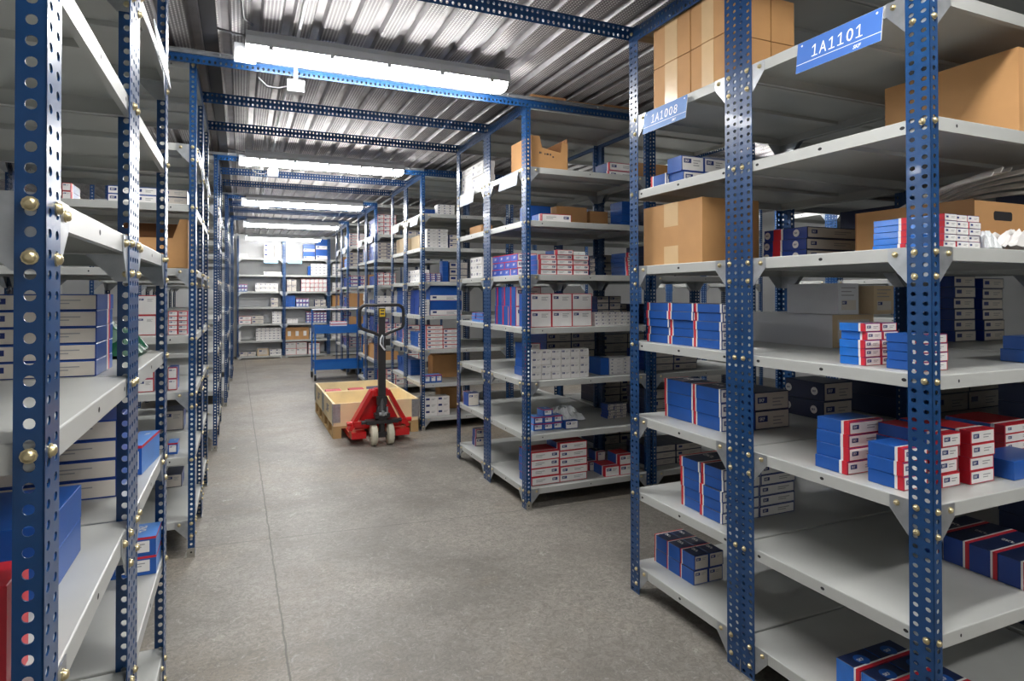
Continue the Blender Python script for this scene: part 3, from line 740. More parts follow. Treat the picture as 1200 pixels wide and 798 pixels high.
CLUSTERS = [
 ('R1', 1, 'A', 1.84, 2.005, 2.216, 2.5, 0.1358, 0.13, 3, [2, 2, 2], 2, 'blue_text', 'blue red-edged carton', 'far bay'),
 ('R1', 2, 'A', 1.8, 2.2, 1.986, 2.255, 0.4898, 0.219, 2, [5, 5], 2, 'blue_band', 'slim blue carton', 'far bay'),
 ('R1', 3, 'A', 1.855, 1.995, 2.052, 2.228, 0.8468, 0.18, 1, [3], 1, 'blue_band', 'flat blue carton', 'far bay'),
 ('R1', 3, 'A', 1.855, 1.995, 2.235, 2.44, 0.8468, 0.18, 1, [3], 1, 'blue_band', 'blue red-tipped carton', 'far bay'),
 ('R1', 3, 'A', 2.0, 2.2, 2.02, 2.22, 0.8468, 0.16, 1, [2], 1, 'grey_label', 'dull white-ended carton', 'far bay'),
 ('R1', 4, 'A', 1.78, 1.9, 1.964, 2.47, 1.2023, 0.185, 3, [5, 5, 5], 1, 'blue_band', 'bright blue carton', 'far bay'),
 ('R1', 4, 'A', 2.25, 2.5, 1.833, 2.052, 1.2023, 0.139, 1, [1], 1, 'plain_grey', 'pale grey lower carton', 'near bay'),
 ('R1', 4, 'A', 2.25, 2.5, 2.058, 2.31, 1.2023, 0.139, 1, [1], 1, 'plain_grey', 'pale grey inner carton', 'near bay'),
 ('R1', 4, 'A', 1.79, 1.94, 1.342, 1.433, 1.2023, 0.133, 1, [5], 2, 'blue_wrap', 'film-wrapped blue carton', 'near bay'),
 ('R1', 4, 'A', 1.8, 1.92, 1.175, 1.283, 1.2023, 0.107, 1, [4], 1, 'blue_near', 'solid blue flat carton', 'near bay'),
 ('R1', 4, 'E', 2.34, 2.62, 1.125, 1.26, 1.2023, 0.085, 1, [2], 1, 'blue_plain', 'plain blue carton', 'near end'),
 ('R1', 5, 'A', 2.1, 2.4, 1.833, 2.06, 1.5608, 0.142, 1, [3], 1, 'circle', 'dark blue emblem carton', 'near bay'),
 ('R1', 5, 'E', 1.85, 2.02, 1.14, 1.36, 1.5608, 0.098, 3, [5, 5, 5], 2, 'wrap_small', 'film-wrapped small carton', 'near end'),
 ('R1', 6, 'A', 1.85, 1.95, 2.406, 2.529, 1.9222, 0.081, 1, [1], 1, 'blue_band', 'low blue carton', 'far bay'),
 ('R1', 6, 'A', 1.85, 2.11, 2.294, 2.399, 1.9222, 0.142, 1, [2], 2, 'blue_white', 'blue white-ended carton', 'far bay'),
 ('R1', 1, 'A', 1.8, 2.06, 1.2, 1.46, 0.1358, 0.1, 3, [1, 1, 1], 2, 'circle_wrap', 'film-wrapped navy carton', 'near bay'),
 ('R1', 2, 'A', 2.27, 2.55, 1.15, 1.5, 0.4898, 0.09, 4, [1, 1, 1, 1], 1, 'blue_dark', 'deep blue banded carton', 'near end'),
 ('R1', 3, 'A', 1.785, 1.945, 1.401, 1.524, 0.8468, 0.169, 1, [4], 1, 'blue_near', 'blue red-tipped carton', 'near bay'),
 ('R1', 3, 'A', 1.79, 1.9, 1.222, 1.337, 0.8468, 0.125, 1, [3], 1, 'blue_near', 'wide blue carton', 'near bay'),
 ('R1', 3, 'E', 1.915, 2.005, 1.195, 1.4, 0.8468, 0.162, 1, [4], 1, 'white_red', 'white red-framed carton', 'near end'),
 ('R1', 3, 'E', 2.03, 2.15, 1.175, 1.4, 0.8468, 0.164, 1, [4], 1, 'white_red', 'red-sided white carton', 'near end'),
 ('R1', 3, 'E', 2.435, 2.64, 1.3, 1.5, 0.8468, 0.122, 1, [4], 1, 'white_red', 'rearmost red-framed carton', 'near end'),
 ('R1', 3, 'E', 2.2, 2.42, 1.15, 1.28, 0.8468, 0.059, 1, [1], 1, 'blue_plain', 'small plain blue carton', 'near end'),
 ('R1', 3, 'A', 2.45, 2.64, 2.05, 2.27, 0.8468, 0.17, 1, [2], 1, 'circle_dark', 'dark emblem carton', 'far bay'),
 ('R1r', 4, 'E', 3.05, 3.21, 1.836, 2.1, 1.2023, 0.309, 1, [6], 1, 'grey_label', 'dim grey carton', 'near bay'),
 ('R1r', 4, 'E', 3.235, 3.4, 1.82, 2.1, 1.2023, 0.299, 1, [6], 1, 'grey_label', 'second-row dim grey carton', 'near bay'),
 ('R2', 7, 'E', 2.478, 2.71, 3.9, 4.1, 2.2788, 0.119, 1, [2], 1, 'blue_wr', 'blue red-edged carton', 'near end'),
 ('R2', 7, 'A', 1.76, 1.86, 4.613, 5.133, 2.2788, 0.217, 2, [4, 4], 2, 'white_small', 'small white carton', 'far bay'),
 ('R2', 6, 'E', 1.878, 2.109, 3.8, 3.96, 1.9222, 0.057, 1, [1], 1, 'white_red', 'flat white red-edged carton', 'near end'),
 ('R2', 6, 'E', 1.899, 2.078, 4.05, 4.21, 1.9222, 0.146, 2, [1, 1], 1, 'blue_plain', 'plain blue carton', 'near end'),
 ('R2', 6, 'E', 2.589, 2.71, 3.9, 4.06, 1.9222, 0.194, 1, [4], 1, 'blue_plain', 'stacked plain blue carton', 'near end'),
 ('R2', 6, 'A', 1.8, 1.9, 4.757, 5.025, 1.9222, 0.075, 1, [1], 1, 'kraft', 'tiny cardboard box', 'far bay'),
 ('R2', 5, 'E', 1.86, 2.24, 3.79, 3.97, 1.5608, 0.172, 3, [4, 5, 4], 1, 'white_red', 'flat white red-edged carton', 'near end'),
 ('R2', 5, 'E', 2.57, 2.648, 3.8, 4.02, 1.5608, 0.168, 1, [5], 1, 'blue_near', 'blue red-tipped carton', 'near end'),
 ('R2', 5, 'E', 2.289, 2.335, 3.86, 3.96, 1.5608, 0.122, 1, [4], 1, 'grey_label', 'small grey-ended carton', 'near end'),
 ('R2', 5, 'A', 1.77, 1.92, 3.971, 4.447, 1.5608, 0.154, 4, [3, 3, 3, 3], 1, 'purple_text', 'lettered blue carton', 'near bay'),
 ('R2', 5, 'A', 1.77, 1.89, 4.659, 4.941, 1.5608, 0.167, 2, [3, 3], 1, 'white_small', 'pale small carton', 'far bay'),
 ('R2', 4, 'E', 1.79, 2.268, 3.79, 3.98, 1.2023, 0.23, 3, [2, 2, 2], 1, 'white_red', 'large white red-edged carton', 'near end'),
 ('R2', 4, 'E', 2.295, 2.618, 3.8, 3.86, 1.2023, 0.097, 6, [4, 4, 4, 4, 4, 4], 1, 'white_small', 'tiny white carton', 'near end'),
 ('R2', 4, 'E', 2.499, 2.712, 4.1, 4.32, 1.2023, 0.21, 2, [4, 4], 1, 'grey_label', 'dim grey carton', 'near end'),
 ('R2', 4, 'A', 1.77, 1.97, 3.998, 4.385, 1.2023, 0.278, 3, [2, 2, 2], 1, 'blue_mid', 'big blue red-striped carton', 'near bay'),
 ('R2', 4, 'A', 1.77, 1.84, 4.64, 4.899, 1.2023, 0.075, 3, [3, 3, 3], 1, 'blue_label', 'small pale blue carton', 'far bay'),
 ('R2', 3, 'E', 1.801, 2.246, 3.8, 3.87, 0.8468, 0.2, 6, [4, 4, 4, 4, 4, 4], 1, 'white_small', 'small white carton', 'near end'),
 ('R2', 3, 'E', 2.435, 2.655, 3.82, 3.98, 0.8468, 0.119, 2, [5, 5], 1, 'white_small', 'stacked white-ended carton', 'near end'),
 ('R2', 3, 'E', 2.362, 2.434, 3.83, 4.0, 0.8468, 0.121, 1, [1], 1, 'blue_plain', 'upright navy carton', 'near end'),
 ('R2', 3, 'E', 2.137, 2.566, 4.25, 4.55, 0.8468, 0.286, 2, [4, 4], 1, 'grey_label', 'dim grey carton', 'near end'),
 ('R2', 3, 'A', 1.84, 1.96, 3.99, 4.17, 0.8468, 0.233, 1, [4], 1, 'blue_near', 'blue red-tipped carton', 'near bay'),
 ('R2', 2, 'E', 1.838, 2.062, 3.85, 3.95, 0.4898, 0.143, 3, [2, 3, 2], 1, 'blue_label', 'small blue white-labelled carton', 'near end'),
 ('R2', 2, 'E', 2.066, 2.168, 3.82, 3.87, 0.4898, 0.057, 1, [1], 1, 'blue_white', 'lone small white carton', 'near end'),
 ('R2', 2, 'E', 2.527, 2.694, 4.0, 4.1, 0.4898, 0.11, 3, [5, 5, 5], 1, 'grey_label', 'dim small carton', 'near end'),
 ('R2', 2, 'E', 1.745, 1.845, 4.93, 5.06, 0.4898, 0.11, 1, [1], 1, 'blue_text', 'blue red-lidded carton', 'far bay'),
 ('R2', 1, 'E', 1.795, 2.011, 3.8, 4.0, 0.1358, 0.222, 1, [4], 1, 'white_red', 'flat white red-edged carton', 'near end'),
 ('R2', 1, 'E', 2.008, 2.226, 3.79, 3.99, 0.1358, 0.267, 1, [5], 1, 'white_red', 'inner white red-edged carton', 'near end'),
 ('R2', 1, 'E', 2.36, 2.598, 3.77, 3.93, 0.1358, 0.141, 2, [1, 2], 1, 'white_red', 'short white-faced carton', 'near end'),
 ('R2', 1, 'E', 2.335, 2.473, 3.95, 4.08, 0.1358, 0.132, 2, [1, 2], 1, 'blue_dark', 'deep blue carton', 'near end'),
 ('R2', 1, 'A', 1.83, 1.95, 4.98, 5.07, 0.1358, 0.14, 1, [2], 1, 'blue_dark', 'deep blue carton', 'far bay'),
 ('R3', 7, 'E', 1.786, 1.898, 6.4, 6.52, 2.2788, 0.051, 3, [3, 3, 3], 1, 'blue_plain', 'small bright blue carton', 'near end'),
 ('R3', 7, 'E', 1.926, 2.117, 6.4, 6.52, 2.2788, 0.109, 3, [4, 4, 4], 1, 'white_small', 'small white carton', 'near end'),
 ('R3', 6, 'E', 1.809, 2.04, 6.4, 6.54, 1.9222, 0.201, 2, [6, 6], 1, 'white_small', 'flat white carton', 'near end'),
 ('R3', 6, 'E', 2.054, 2.146, 6.4, 6.54, 1.9222, 0.147, 1, [3], 1, 'grey_label', 'grey flat carton', 'near end'),
 ('R3', 5, 'E', 1.786, 1.964, 6.4, 6.5, 1.5608, 0.091, 3, [4, 4, 4], 1, 'blue_label', 'bright blue carton', 'near end'),
 ('R3', 5, 'E', 1.984, 2.051, 6.42, 6.52, 1.5608, 0.223, 1, [4], 1, 'blue_plain', 'blue stacked carton', 'near end'),
 ('R3', 5, 'E', 2.061, 2.27, 6.42, 6.62, 1.5608, 0.215, 1, [3], 1, 'grey_label', 'wide grey carton', 'near end'),
 ('R3', 4, 'E', 1.841, 2.194, 6.4, 6.56, 1.2023, 0.315, 1, [2], 1, 'big_blue', 'big blue white-banded carton', 'near end'),
 ('R3', 4, 'E', 1.782, 1.837, 6.4, 6.54, 1.2023, 0.171, 1, [6], 1, 'white_small', 'slim white carton', 'near end'),
 ('R3', 3, 'E', 1.804, 2.165, 6.4, 6.58, 0.8468, 0.246, 2, [6, 5], 1, 'white_red', 'flat white carton', 'near end'),
 ('R3', 2, 'E', 1.972, 2.284, 6.75, 6.95, 0.4898, 0.253, 1, [1], 1, 'kraft', 'dark cardboard box', 'near end'),
 ('R3', 2, 'E', 1.781, 1.973, 6.4, 6.52, 0.4898, 0.081, 3, [1, 1, 1], 1, 'blue_label', 'small blue carton', 'near end'),
 ('R3', 1, 'E', 1.786, 2.059, 6.4, 6.55, 0.1358, 0.201, 2, [3, 3], 1, 'white_small', 'flat white carton', 'near end'),
 ('R3', 1, 'E', 2.061, 2.314, 6.75, 6.95, 0.1358, 0.235, 1, [1], 1, 'kraft', 'tall cardboard box', 'near end'),
 ('R3', 6, 'A', 1.8, 2.1, 6.694, 7.038, 1.9222, 0.158, 1, [1], 1, 'beige', 'beige carton', 'near bay'),
 ('R3', 6, 'A', 1.8, 2.1, 7.421, 7.758, 1.9222, 0.184, 1, [1], 1, 'beige', 'beige carton', 'far bay'),
 ('R3', 5, 'A', 1.78, 1.9, 6.62, 7.038, 1.5608, 0.135, 2, [3, 3], 1, 'white_small', 'small white carton', 'near bay'),
 ('R3', 4, 'A', 1.8, 1.94, 7.464, 7.758, 1.2023, 0.311, 1, [6], 1, 'blue_white', 'blue white-labelled carton', 'far bay'),
 ('R3', 4, 'A', 1.79, 1.95, 6.657, 7.038, 1.2023, 0.274, 2, [3, 3], 1, 'grey_label', 'grey-ended carton', 'near bay'),
 ('R3', 3, 'A', 1.79, 1.95, 7.401, 7.758, 0.8468, 0.158, 2, [3, 3], 1, 'blue_near', 'vivid blue carton', 'far bay'),
 ('R3', 3, 'A', 1.79, 1.95, 6.693, 7.038, 0.8468, 0.157, 2, [3, 3], 1, 'blue_white', 'blue white-ended carton', 'near bay'),
 ('R3', 2, 'A', 1.8, 1.92, 7.062, 7.711, 0.4898, 0.18, 3, [4, 4, 4], 1, 'blue_plain', 'blue stacked carton', 'near bay'),
 ('R4', 1, 'E', 1.78, 2.172, 8.86, 9.0, 0.1358, 0.226, 3, [3, 3, 3], 1, 'blue_near', 'blue red-tipped carton', 'near end'),
 ('R4', 1, 'E', 2.22, 2.505, 8.87, 9.0, 0.1358, 0.196, 2, [3, 3], 1, 'white_red', 'white red-framed carton', 'near end'),
 ('R4', 1, 'A', 1.77, 1.92, 9.58, 9.921, 0.1358, 0.132, 3, [2, 2, 2], 1, 'blue_white', 'blue white-ended carton', 'far bay'),
 ('R4', 2, 'E', 1.78, 2.079, 8.86, 9.0, 0.4898, 0.117, 1, [1], 1, 'kraft', 'cardboard box', 'near end'),
 ('R4', 2, 'E', 2.22, 2.548, 8.87, 9.0, 0.4898, 0.123, 2, [2, 2], 1, 'white_red', 'white red-framed carton', 'near end'),
 ('R4', 2, 'A', 1.77, 1.92, 9.08, 9.476, 0.4898, 0.207, 1, [1], 1, 'kraft', 'cardboard box', 'near bay'),
 ('R4', 2, 'A', 1.77, 1.92, 9.58, 9.963, 0.4898, 0.147, 1, [1], 1, 'kraft', 'cardboard box', 'far bay'),
 ('R4', 3, 'E', 1.78, 2.163, 8.86, 9.0, 0.8468, 0.162, 3, [3, 3, 3], 1, 'blue_near', 'blue red-tipped carton', 'near end'),
 ('R4', 3, 'E', 2.22, 2.571, 8.87, 9.0, 0.8468, 0.129, 2, [2, 2], 1, 'white_red', 'white red-framed carton', 'near end'),
 ('R4', 3, 'A', 1.77, 1.92, 9.08, 9.397, 0.8468, 0.259, 3, [4, 4, 4], 1, 'grey_label', 'grey-ended carton', 'near bay'),
 ('R4', 3, 'A', 1.77, 1.92, 9.58, 9.956, 0.8468, 0.254, 3, [4, 4, 4], 1, 'blue_white', 'blue white-ended carton', 'far bay'),
 ('R4', 4, 'E', 1.78, 2.049, 8.86, 9.0, 1.2023, 0.204, 3, [3, 3, 3], 1, 'white_small', 'small white carton', 'near end'),
 ('R4', 4, 'E', 2.22, 2.497, 8.87, 9.0, 1.2023, 0.221, 2, [4, 4], 1, 'blue_near', 'blue red-tipped carton', 'near end'),
 ('R4', 4, 'A', 1.77, 1.92, 9.08, 9.383, 1.2023, 0.143, 3, [2, 2, 2], 1, 'grey_label', 'grey-ended carton', 'near bay'),
 ('R4', 4, 'A', 1.77, 1.92, 9.58, 9.921, 1.2023, 0.256, 3, [4, 4, 4], 1, 'white_small', 'small white carton', 'far bay'),
 ('R4', 5, 'E', 1.78, 2.041, 8.86, 9.0, 1.5608, 0.17, 3, [3, 3, 3], 1, 'white_red', 'white red-framed carton', 'near end'),
 ('R4', 5, 'E', 2.22, 2.52, 8.87, 9.0, 1.5608, 0.204, 2, [3, 3], 1, 'white_small', 'small white carton', 'near end'),
 ('R4', 5, 'A', 1.77, 1.92, 9.08, 9.41, 1.5608, 0.133, 3, [2, 2, 2], 1, 'grey_label', 'grey-ended carton', 'near bay'),
 ('R4', 5, 'A', 1.77, 1.92, 9.58, 9.864, 1.5608, 0.168, 1, [1], 1, 'kraft', 'cardboard box', 'far bay'),
 ('R4', 6, 'E', 1.78, 2.172, 8.86, 9.0, 1.9222, 0.243, 3, [5, 5, 5], 1, 'grey_label', 'grey-ended carton', 'near end'),
 ('R4', 6, 'E', 2.22, 2.502, 8.87, 9.0, 1.9222, 0.13, 2, [2, 2], 1, 'white_small', 'small white carton', 'near end'),
 ('R4', 6, 'A', 1.77, 1.92, 9.08, 9.421, 1.9222, 0.252, 3, [4, 4, 4], 1, 'grey_label', 'grey-ended carton', 'near bay'),
 ('R4', 6, 'A', 1.77, 1.92, 9.58, 9.931, 1.9222, 0.217, 3, [4, 4, 4], 1, 'blue_near', 'blue red-tipped carton', 'far bay'),
 ('R4', 7, 'E', 1.78, 2.047, 8.86, 9.0, 2.2788, 0.287, 3, [5, 5, 5], 1, 'blue_near', 'blue red-tipped carton', 'near end'),
 ('R4', 7, 'E', 2.22, 2.485, 8.87, 9.0, 2.2788, 0.194, 2, [3, 3], 1, 'grey_label', 'grey-ended carton', 'near end'),
 ('R4', 7, 'A', 1.77, 1.92, 9.08, 9.435, 2.2788, 0.246, 3, [4, 4, 4], 1, 'grey_label', 'grey-ended carton', 'near bay'),
 ('R5', 2, 'E', 1.78, 2.177, 11.36, 11.5, 0.4898, 0.165, 2, [3, 3], 1, 'blue_near', 'blue red-tipped carton', 'near end'),
 ('R5', 2, 'E', 2.22, 2.521, 11.37, 11.5, 0.4898, 0.24, 2, [4, 4], 1, 'grey_label', 'grey-ended carton', 'near end'),
 ('R5', 2, 'A', 1.77, 1.92, 11.58, 11.96, 0.4898, 0.131, 2, [2, 2], 1, 'blue_near', 'blue red-tipped carton', 'near bay'),
 ('R5', 2, 'A', 1.77, 1.92, 12.08, 12.372, 0.4898, 0.136, 2, [2, 2], 1, 'blue_near', 'blue red-tipped carton', 'far bay'),
 ('R5', 3, 'E', 1.78, 2.142, 11.36, 11.5, 0.8468, 0.183, 1, [1], 1, 'kraft', 'cardboard box', 'near end'),
 ('R5', 3, 'E', 2.22, 2.495, 11.37, 11.5, 0.8468, 0.14, 2, [2, 2], 1, 'blue_label', 'pale blue carton', 'near end'),
 ('R5', 3, 'A', 1.77, 1.92, 11.58, 11.873, 0.8468, 0.132, 2, [2, 2], 1, 'blue_white', 'blue white-ended carton', 'near bay'),
 ('R5', 3, 'A', 1.77, 1.92, 12.08, 12.417, 0.8468, 0.244, 2, [4, 4], 1, 'blue_label', 'pale blue carton', 'far bay'),
 ('R5', 4, 'E', 1.78, 2.15, 11.36, 11.5, 1.2023, 0.244, 1, [1], 1, 'kraft', 'cardboard box', 'near end'),
 ('R5', 4, 'E', 2.22, 2.526, 11.37, 11.5, 1.2023, 0.202, 2, [3, 3], 1, 'grey_label', 'grey-ended carton', 'near end'),
 ('R5', 4, 'A', 1.77, 1.92, 11.58, 11.913, 1.2023, 0.169, 2, [3, 3], 1, 'blue_near', 'blue red-tipped carton', 'near bay'),
 ('R5', 4, 'A', 1.77, 1.92, 12.08, 12.461, 1.2023, 0.258, 2, [4, 4], 1, 'blue_near', 'blue red-tipped carton', 'far bay'),
 ('R5', 5, 'E', 1.78, 2.134, 11.36, 11.5, 1.5608, 0.197, 2, [3, 3], 1, 'blue_label', 'pale blue carton', 'near end'),
 ('R5', 5, 'E', 2.22, 2.5, 11.37, 11.5, 1.5608, 0.142, 2, [2, 2], 1, 'grey_label', 'grey-ended carton', 'near end'),
 ('R5', 5, 'A', 1.77, 1.92, 11.58, 11.958, 1.5608, 0.167, 2, [3, 3], 1, 'grey_label', 'grey-ended carton', 'near bay'),
 ('R5', 5, 'A', 1.77, 1.92, 12.08, 12.408, 1.5608, 0.252, 2, [5, 5], 1, 'grey_label', 'grey-ended carton', 'far bay'),
 ('R5', 6, 'E', 1.78, 2.114, 11.36, 11.5, 1.9222, 0.258, 2, [4, 4], 1, 'grey_label', 'grey-ended carton', 'near end'),
 ('R5', 6, 'E', 2.22, 2.478, 11.37, 11.5, 1.9222, 0.128, 2, [2, 2], 1, 'white_small', 'small white carton', 'near end'),
 ('R5', 6, 'A', 1.77, 1.92, 11.58, 11.904, 1.9222, 0.158, 2, [3, 3], 1, 'blue_label', 'pale blue carton', 'near bay'),
 ('R5', 6, 'A', 1.77, 1.92, 12.08, 12.451, 1.9222, 0.214, 1, [1], 1, 'kraft', 'cardboard box', 'far bay'),
 ('R5', 7, 'E', 1.78, 2.062, 11.36, 11.5, 2.2788, 0.243, 2, [5, 5], 1, 'blue_near', 'blue red-tipped carton', 'near end'),
 ('R5', 7, 'E', 2.22, 2.449, 11.37, 11.5, 2.2788, 0.209, 2, [3, 3], 1, 'grey_label', 'grey-ended carton', 'near end'),
 ('R5', 7, 'A', 1.77, 1.92, 11.58, 11.879, 2.2788, 0.228, 2, [4, 4], 1, 'blue_white', 'blue white-ended carton', 'near bay'),
 ('R5', 7, 'A', 1.77, 1.92, 12.08, 12.413, 2.2788, 0.27, 2, [5, 5], 1, 'white_small', 'small white carton', 'far bay'),
 ('B', 7, 'E', 0.469, 0.683, 14.95, 15.17, 2.2358, 0.327, 1, [3], 1, 'white_small', 'pale stacked carton', 'first bay'),
 ('B', 7, 'E', 0.701, 0.845, 14.95, 15.17, 2.2358, 0.324, 2, [3, 3], 1, 'white_small', 'small pale carton', 'first bay'),
 ('B', 7, 'E', -0.036, 0.154, 14.95, 15.17, 2.2358, 0.095, 3, [1, 1, 1], 1, 'white_small', 'low white carton', 'first bay'),
 ('B', 6, 'E', 0.469, 0.845, 14.95, 15.17, 1.8658, 0.068, 1, [1], 1, 'white_small', 'thin wide white carton', 'first bay'),
 ('B', 5, 'E', 0.293, 0.773, 14.95, 15.17, 1.4958, 0.179, 5, [2, 2, 2, 2, 2], 1, 'white_small', 'small white carton', 'first bay'),
 ('B', 5, 'E', -0.057, 0.136, 14.95, 15.17, 1.4958, 0.159, 3, [2, 2, 2], 1, 'blue_label', 'small blue carton', 'first bay'),
 ('B', 4, 'E', 0.621, 0.773, 14.95, 15.17, 1.1458, 0.206, 1, [2], 1, 'grey_label', 'grey-labelled carton', 'first bay'),
 ('B', 3, 'E', -0.036, 0.215, 14.95, 15.17, 0.7758, 0.166, 1, [2], 1, 'white_red', 'flat red-edged carton', 'first bay'),
 ('B', 3, 'E', 0.223, 0.469, 14.95, 15.17, 0.7758, 0.18, 1, [2], 1, 'grey_label', 'flat grey-topped carton', 'first bay'),
 ('B', 3, 'E', 0.647, 0.845, 14.95, 15.17, 0.7758, 0.27, 2, [4, 4], 1, 'white_small', 'small white carton', 'first bay'),
 ('B', 2, 'E', 0.311, 0.845, 14.95, 15.17, 0.4008, 0.279, 6, [5, 5, 5, 5, 5, 5], 1, 'white_small', 'small white carton', 'first bay'),
 ('B', 2, 'E', -0.057, 0.007, 14.95, 15.17, 0.4008, 0.222, 1, [2], 1, 'white_small', 'narrow white carton', 'first bay'),
 ('B', 1, 'E', -0.019, 0.311, 14.95, 15.17, 0.0608, 0.102, 2, [1, 1], 1, 'grey_label', 'low grey carton', 'first bay'),
 ('B', 1, 'E', 0.337, 0.576, 14.95, 15.17, 0.0608, 0.164, 1, [1], 1, 'plain_grey', 'pale grey carton', 'first bay'),
 ('B', 1, 'E', 0.603, 0.845, 14.95, 15.17, 0.0608, 0.135, 2, [2, 2], 1, 'white_small', 'small white carton', 'first bay'),
 ('B', 7, 'E', 1.313, 1.565, 14.95, 15.17, 2.2358, 0.343, 1, [2], 1, 'big_blue', 'blue white-banded carton', 'second bay'),
 ('B', 7, 'E', 1.584, 1.85, 14.95, 15.17, 2.2358, 0.46, 1, [2], 1, 'big_blue', 'tall blue white-banded carton', 'second bay'),
 ('B', 6, 'E', 1.48, 1.84, 14.95, 15.17, 1.8658, 0.267, 4, [4, 4, 4, 4], 1, 'white_small', 'small white carton', 'second bay'),
 ('B', 6, 'E', 1.415, 1.471, 14.95, 15.17, 1.8658, 0.207, 1, [3], 1, 'blue_plain', 'slim blue carton', 'second bay'),
 ('B', 5, 'E', 0.954, 1.165, 14.95, 15.17, 1.4958, 0.28, 2, [2, 2], 1, 'grey_label', 'grey-topped carton', 'second bay'),
 ('B', 5, 'E', 1.266, 1.831, 14.95, 15.17, 1.4958, 0.292, 6, [3, 3, 3, 3, 3, 3], 1, 'white_red', 'small red-edged carton', 'second bay'),
 ('B', 4, 'E', 0.927, 1.137, 14.95, 15.17, 1.1458, 0.263, 3, [3, 3, 3], 1, 'blue_plain', 'blue carton', 'second bay'),
 ('B', 4, 'E', 1.155, 1.434, 14.95, 15.17, 1.1458, 0.185, 4, [2, 2, 2, 2], 1, 'blue_label', 'pale blue carton', 'second bay'),
 ('B', 4, 'E', 1.565, 1.812, 14.95, 15.17, 1.1458, 0.163, 2, [2, 2], 1, 'grey_label', 'grey carton', 'second bay'),
 ('B', 3, 'E', 1.378, 1.831, 14.95, 15.17, 0.7758, 0.251, 6, [4, 4, 4, 4, 4, 4], 1, 'blue_label', 'small blue white-labelled carton', 'second bay'),
 ('B', 3, 'E', 0.954, 1.192, 14.95, 15.17, 0.7758, 0.092, 4, [1, 1, 1, 1], 1, 'white_small', 'small white carton', 'second bay'),
 ('B', 2, 'E', 0.927, 1.434, 14.95, 15.17, 0.4008, 0.275, 3, [1, 1, 1], 1, 'kraft_label', 'cardboard box', 'second bay'),
 ('B', 2, 'E', 1.452, 1.509, 14.95, 15.17, 0.4008, 0.253, 1, [5], 1, 'white_small', 'slim white carton', 'second bay'),
 ('B', 1, 'E', 0.927, 1.396, 14.95, 15.17, 0.0608, 0.278, 2, [2, 2], 1, 'white_red', 'large red-edged carton', 'second bay'),
 ('B', 1, 'E', 1.424, 1.678, 14.95, 15.17, 0.0608, 0.252, 1, [2], 1, 'white_red', 'red-sided large carton', 'second bay'),
 ('B', 6, 'E', 1.955, 2.139, 14.95, 15.17, 1.8658, 0.276, 2, [4, 4], 1, 'white_small', 'small white carton', 'third bay'),
 ('B', 5, 'E', 1.955, 2.139, 14.95, 15.17, 1.4958, 0.209, 2, [3, 3], 1, 'white_small', 'low white carton', 'third bay'),
 ('B', 5, 'E', 2.168, 2.266, 14.95, 15.17, 1.4958, 0.35, 1, [1], 1, 'green_plain', 'tall green carton', 'third bay'),
 ('B', 4, 'E', 1.955, 2.12, 14.95, 15.17, 1.1458, 0.261, 1, [1], 1, 'kraft', 'cardboard box', 'third bay'),
 ('B', 3, 'E', 1.955, 2.159, 14.95, 15.17, 0.7758, 0.234, 3, [4, 4, 4], 1, 'white_small', 'small white carton', 'third bay'),
 ('B', 2, 'E', 1.936, 2.159, 14.95, 15.17, 0.4008, 0.093, 2, [1, 1], 1, 'white_small', 'low pale carton', 'third bay'),
 ('L1', 4, 'E', -0.52, -0.303, 1.7, 1.895, 1.2408, 0.189, 1, [5], 1, 'grey_band', 'white-faced blue carton', 'near bay'),
 ('L1', 4, 'E', -0.76, -0.545, 1.7, 1.895, 1.2408, 0.184, 1, [5], 1, 'grey_band', 'inner white-faced carton', 'near bay'),
 ('L1', 3, 'E', -0.66, -0.29, 1.89, 2.1, 0.9058, 0.2, 1, [4], 1, 'grey_wide', 'long beige-faced carton', 'far bay'),
 ('L1', 3, 'E', -0.46, -0.297, 1.275, 1.525, 0.9058, 0.135, 1, [2], 1, 'blue_plain', 'glossy plain blue carton', 'near bay'),
 ('L1', 3, 'E', -0.46, -0.275, 1.005, 1.1, 0.9058, 0.147, 1, [1], 1, 'red_plain', 'glossy red carton', 'near end'),
 ('L1', 3, 'E', -0.68, -0.48, 1.25, 1.5, 0.9058, 0.13, 1, [3], 1, 'blue_near', 'blue red-striped carton', 'near bay'),
 ('L1', 2, 'E', -0.365, -0.238, 2.225, 2.36, 0.5608, 0.118, 1, [2], 1, 'blue_label', 'squat blue white-labelled carton', 'far bay'),
 ('L1', 2, 'E', -0.6, -0.4, 2.23, 2.36, 0.5608, 0.09, 1, [2], 1, 'blue_label', 'inner blue carton', 'far bay'),
 ('L2', 6, 'E', -0.404, -0.272, 3.86, 4.06, 1.9208, 0.084, 1, [2], 1, 'grey_label', 'flat white carton', 'near end'),
 ('L2', 6, 'E', -0.649, -0.417, 3.87, 4.07, 1.9208, 0.087, 2, [2, 2], 1, 'blue_white', 'blue white-lettered carton', 'near end'),
 ('L2', 6, 'E', -0.845, -0.805, 3.86, 4.06, 1.9208, 0.085, 1, [2], 1, 'white_red', 'narrow red-edged carton', 'near end'),
 ('L2', 4, 'E', -0.524, -0.426, 3.95, 4.15, 1.2038, 0.221, 1, [2], 1, 'white_red', 'large white red-edged carton', 'near end'),
 ('L2', 4, 'E', -0.372, -0.274, 3.95, 4.09, 1.2038, 0.13, 2, [5, 5], 1, 'white_red', 'small red-edged carton', 'near end'),
 ('L2', 3, 'E', -0.514, -0.43, 3.88, 4.08, 0.9008, 0.143, 1, [2], 1, 'blue_near', 'blue red-lidded carton', 'near end'),
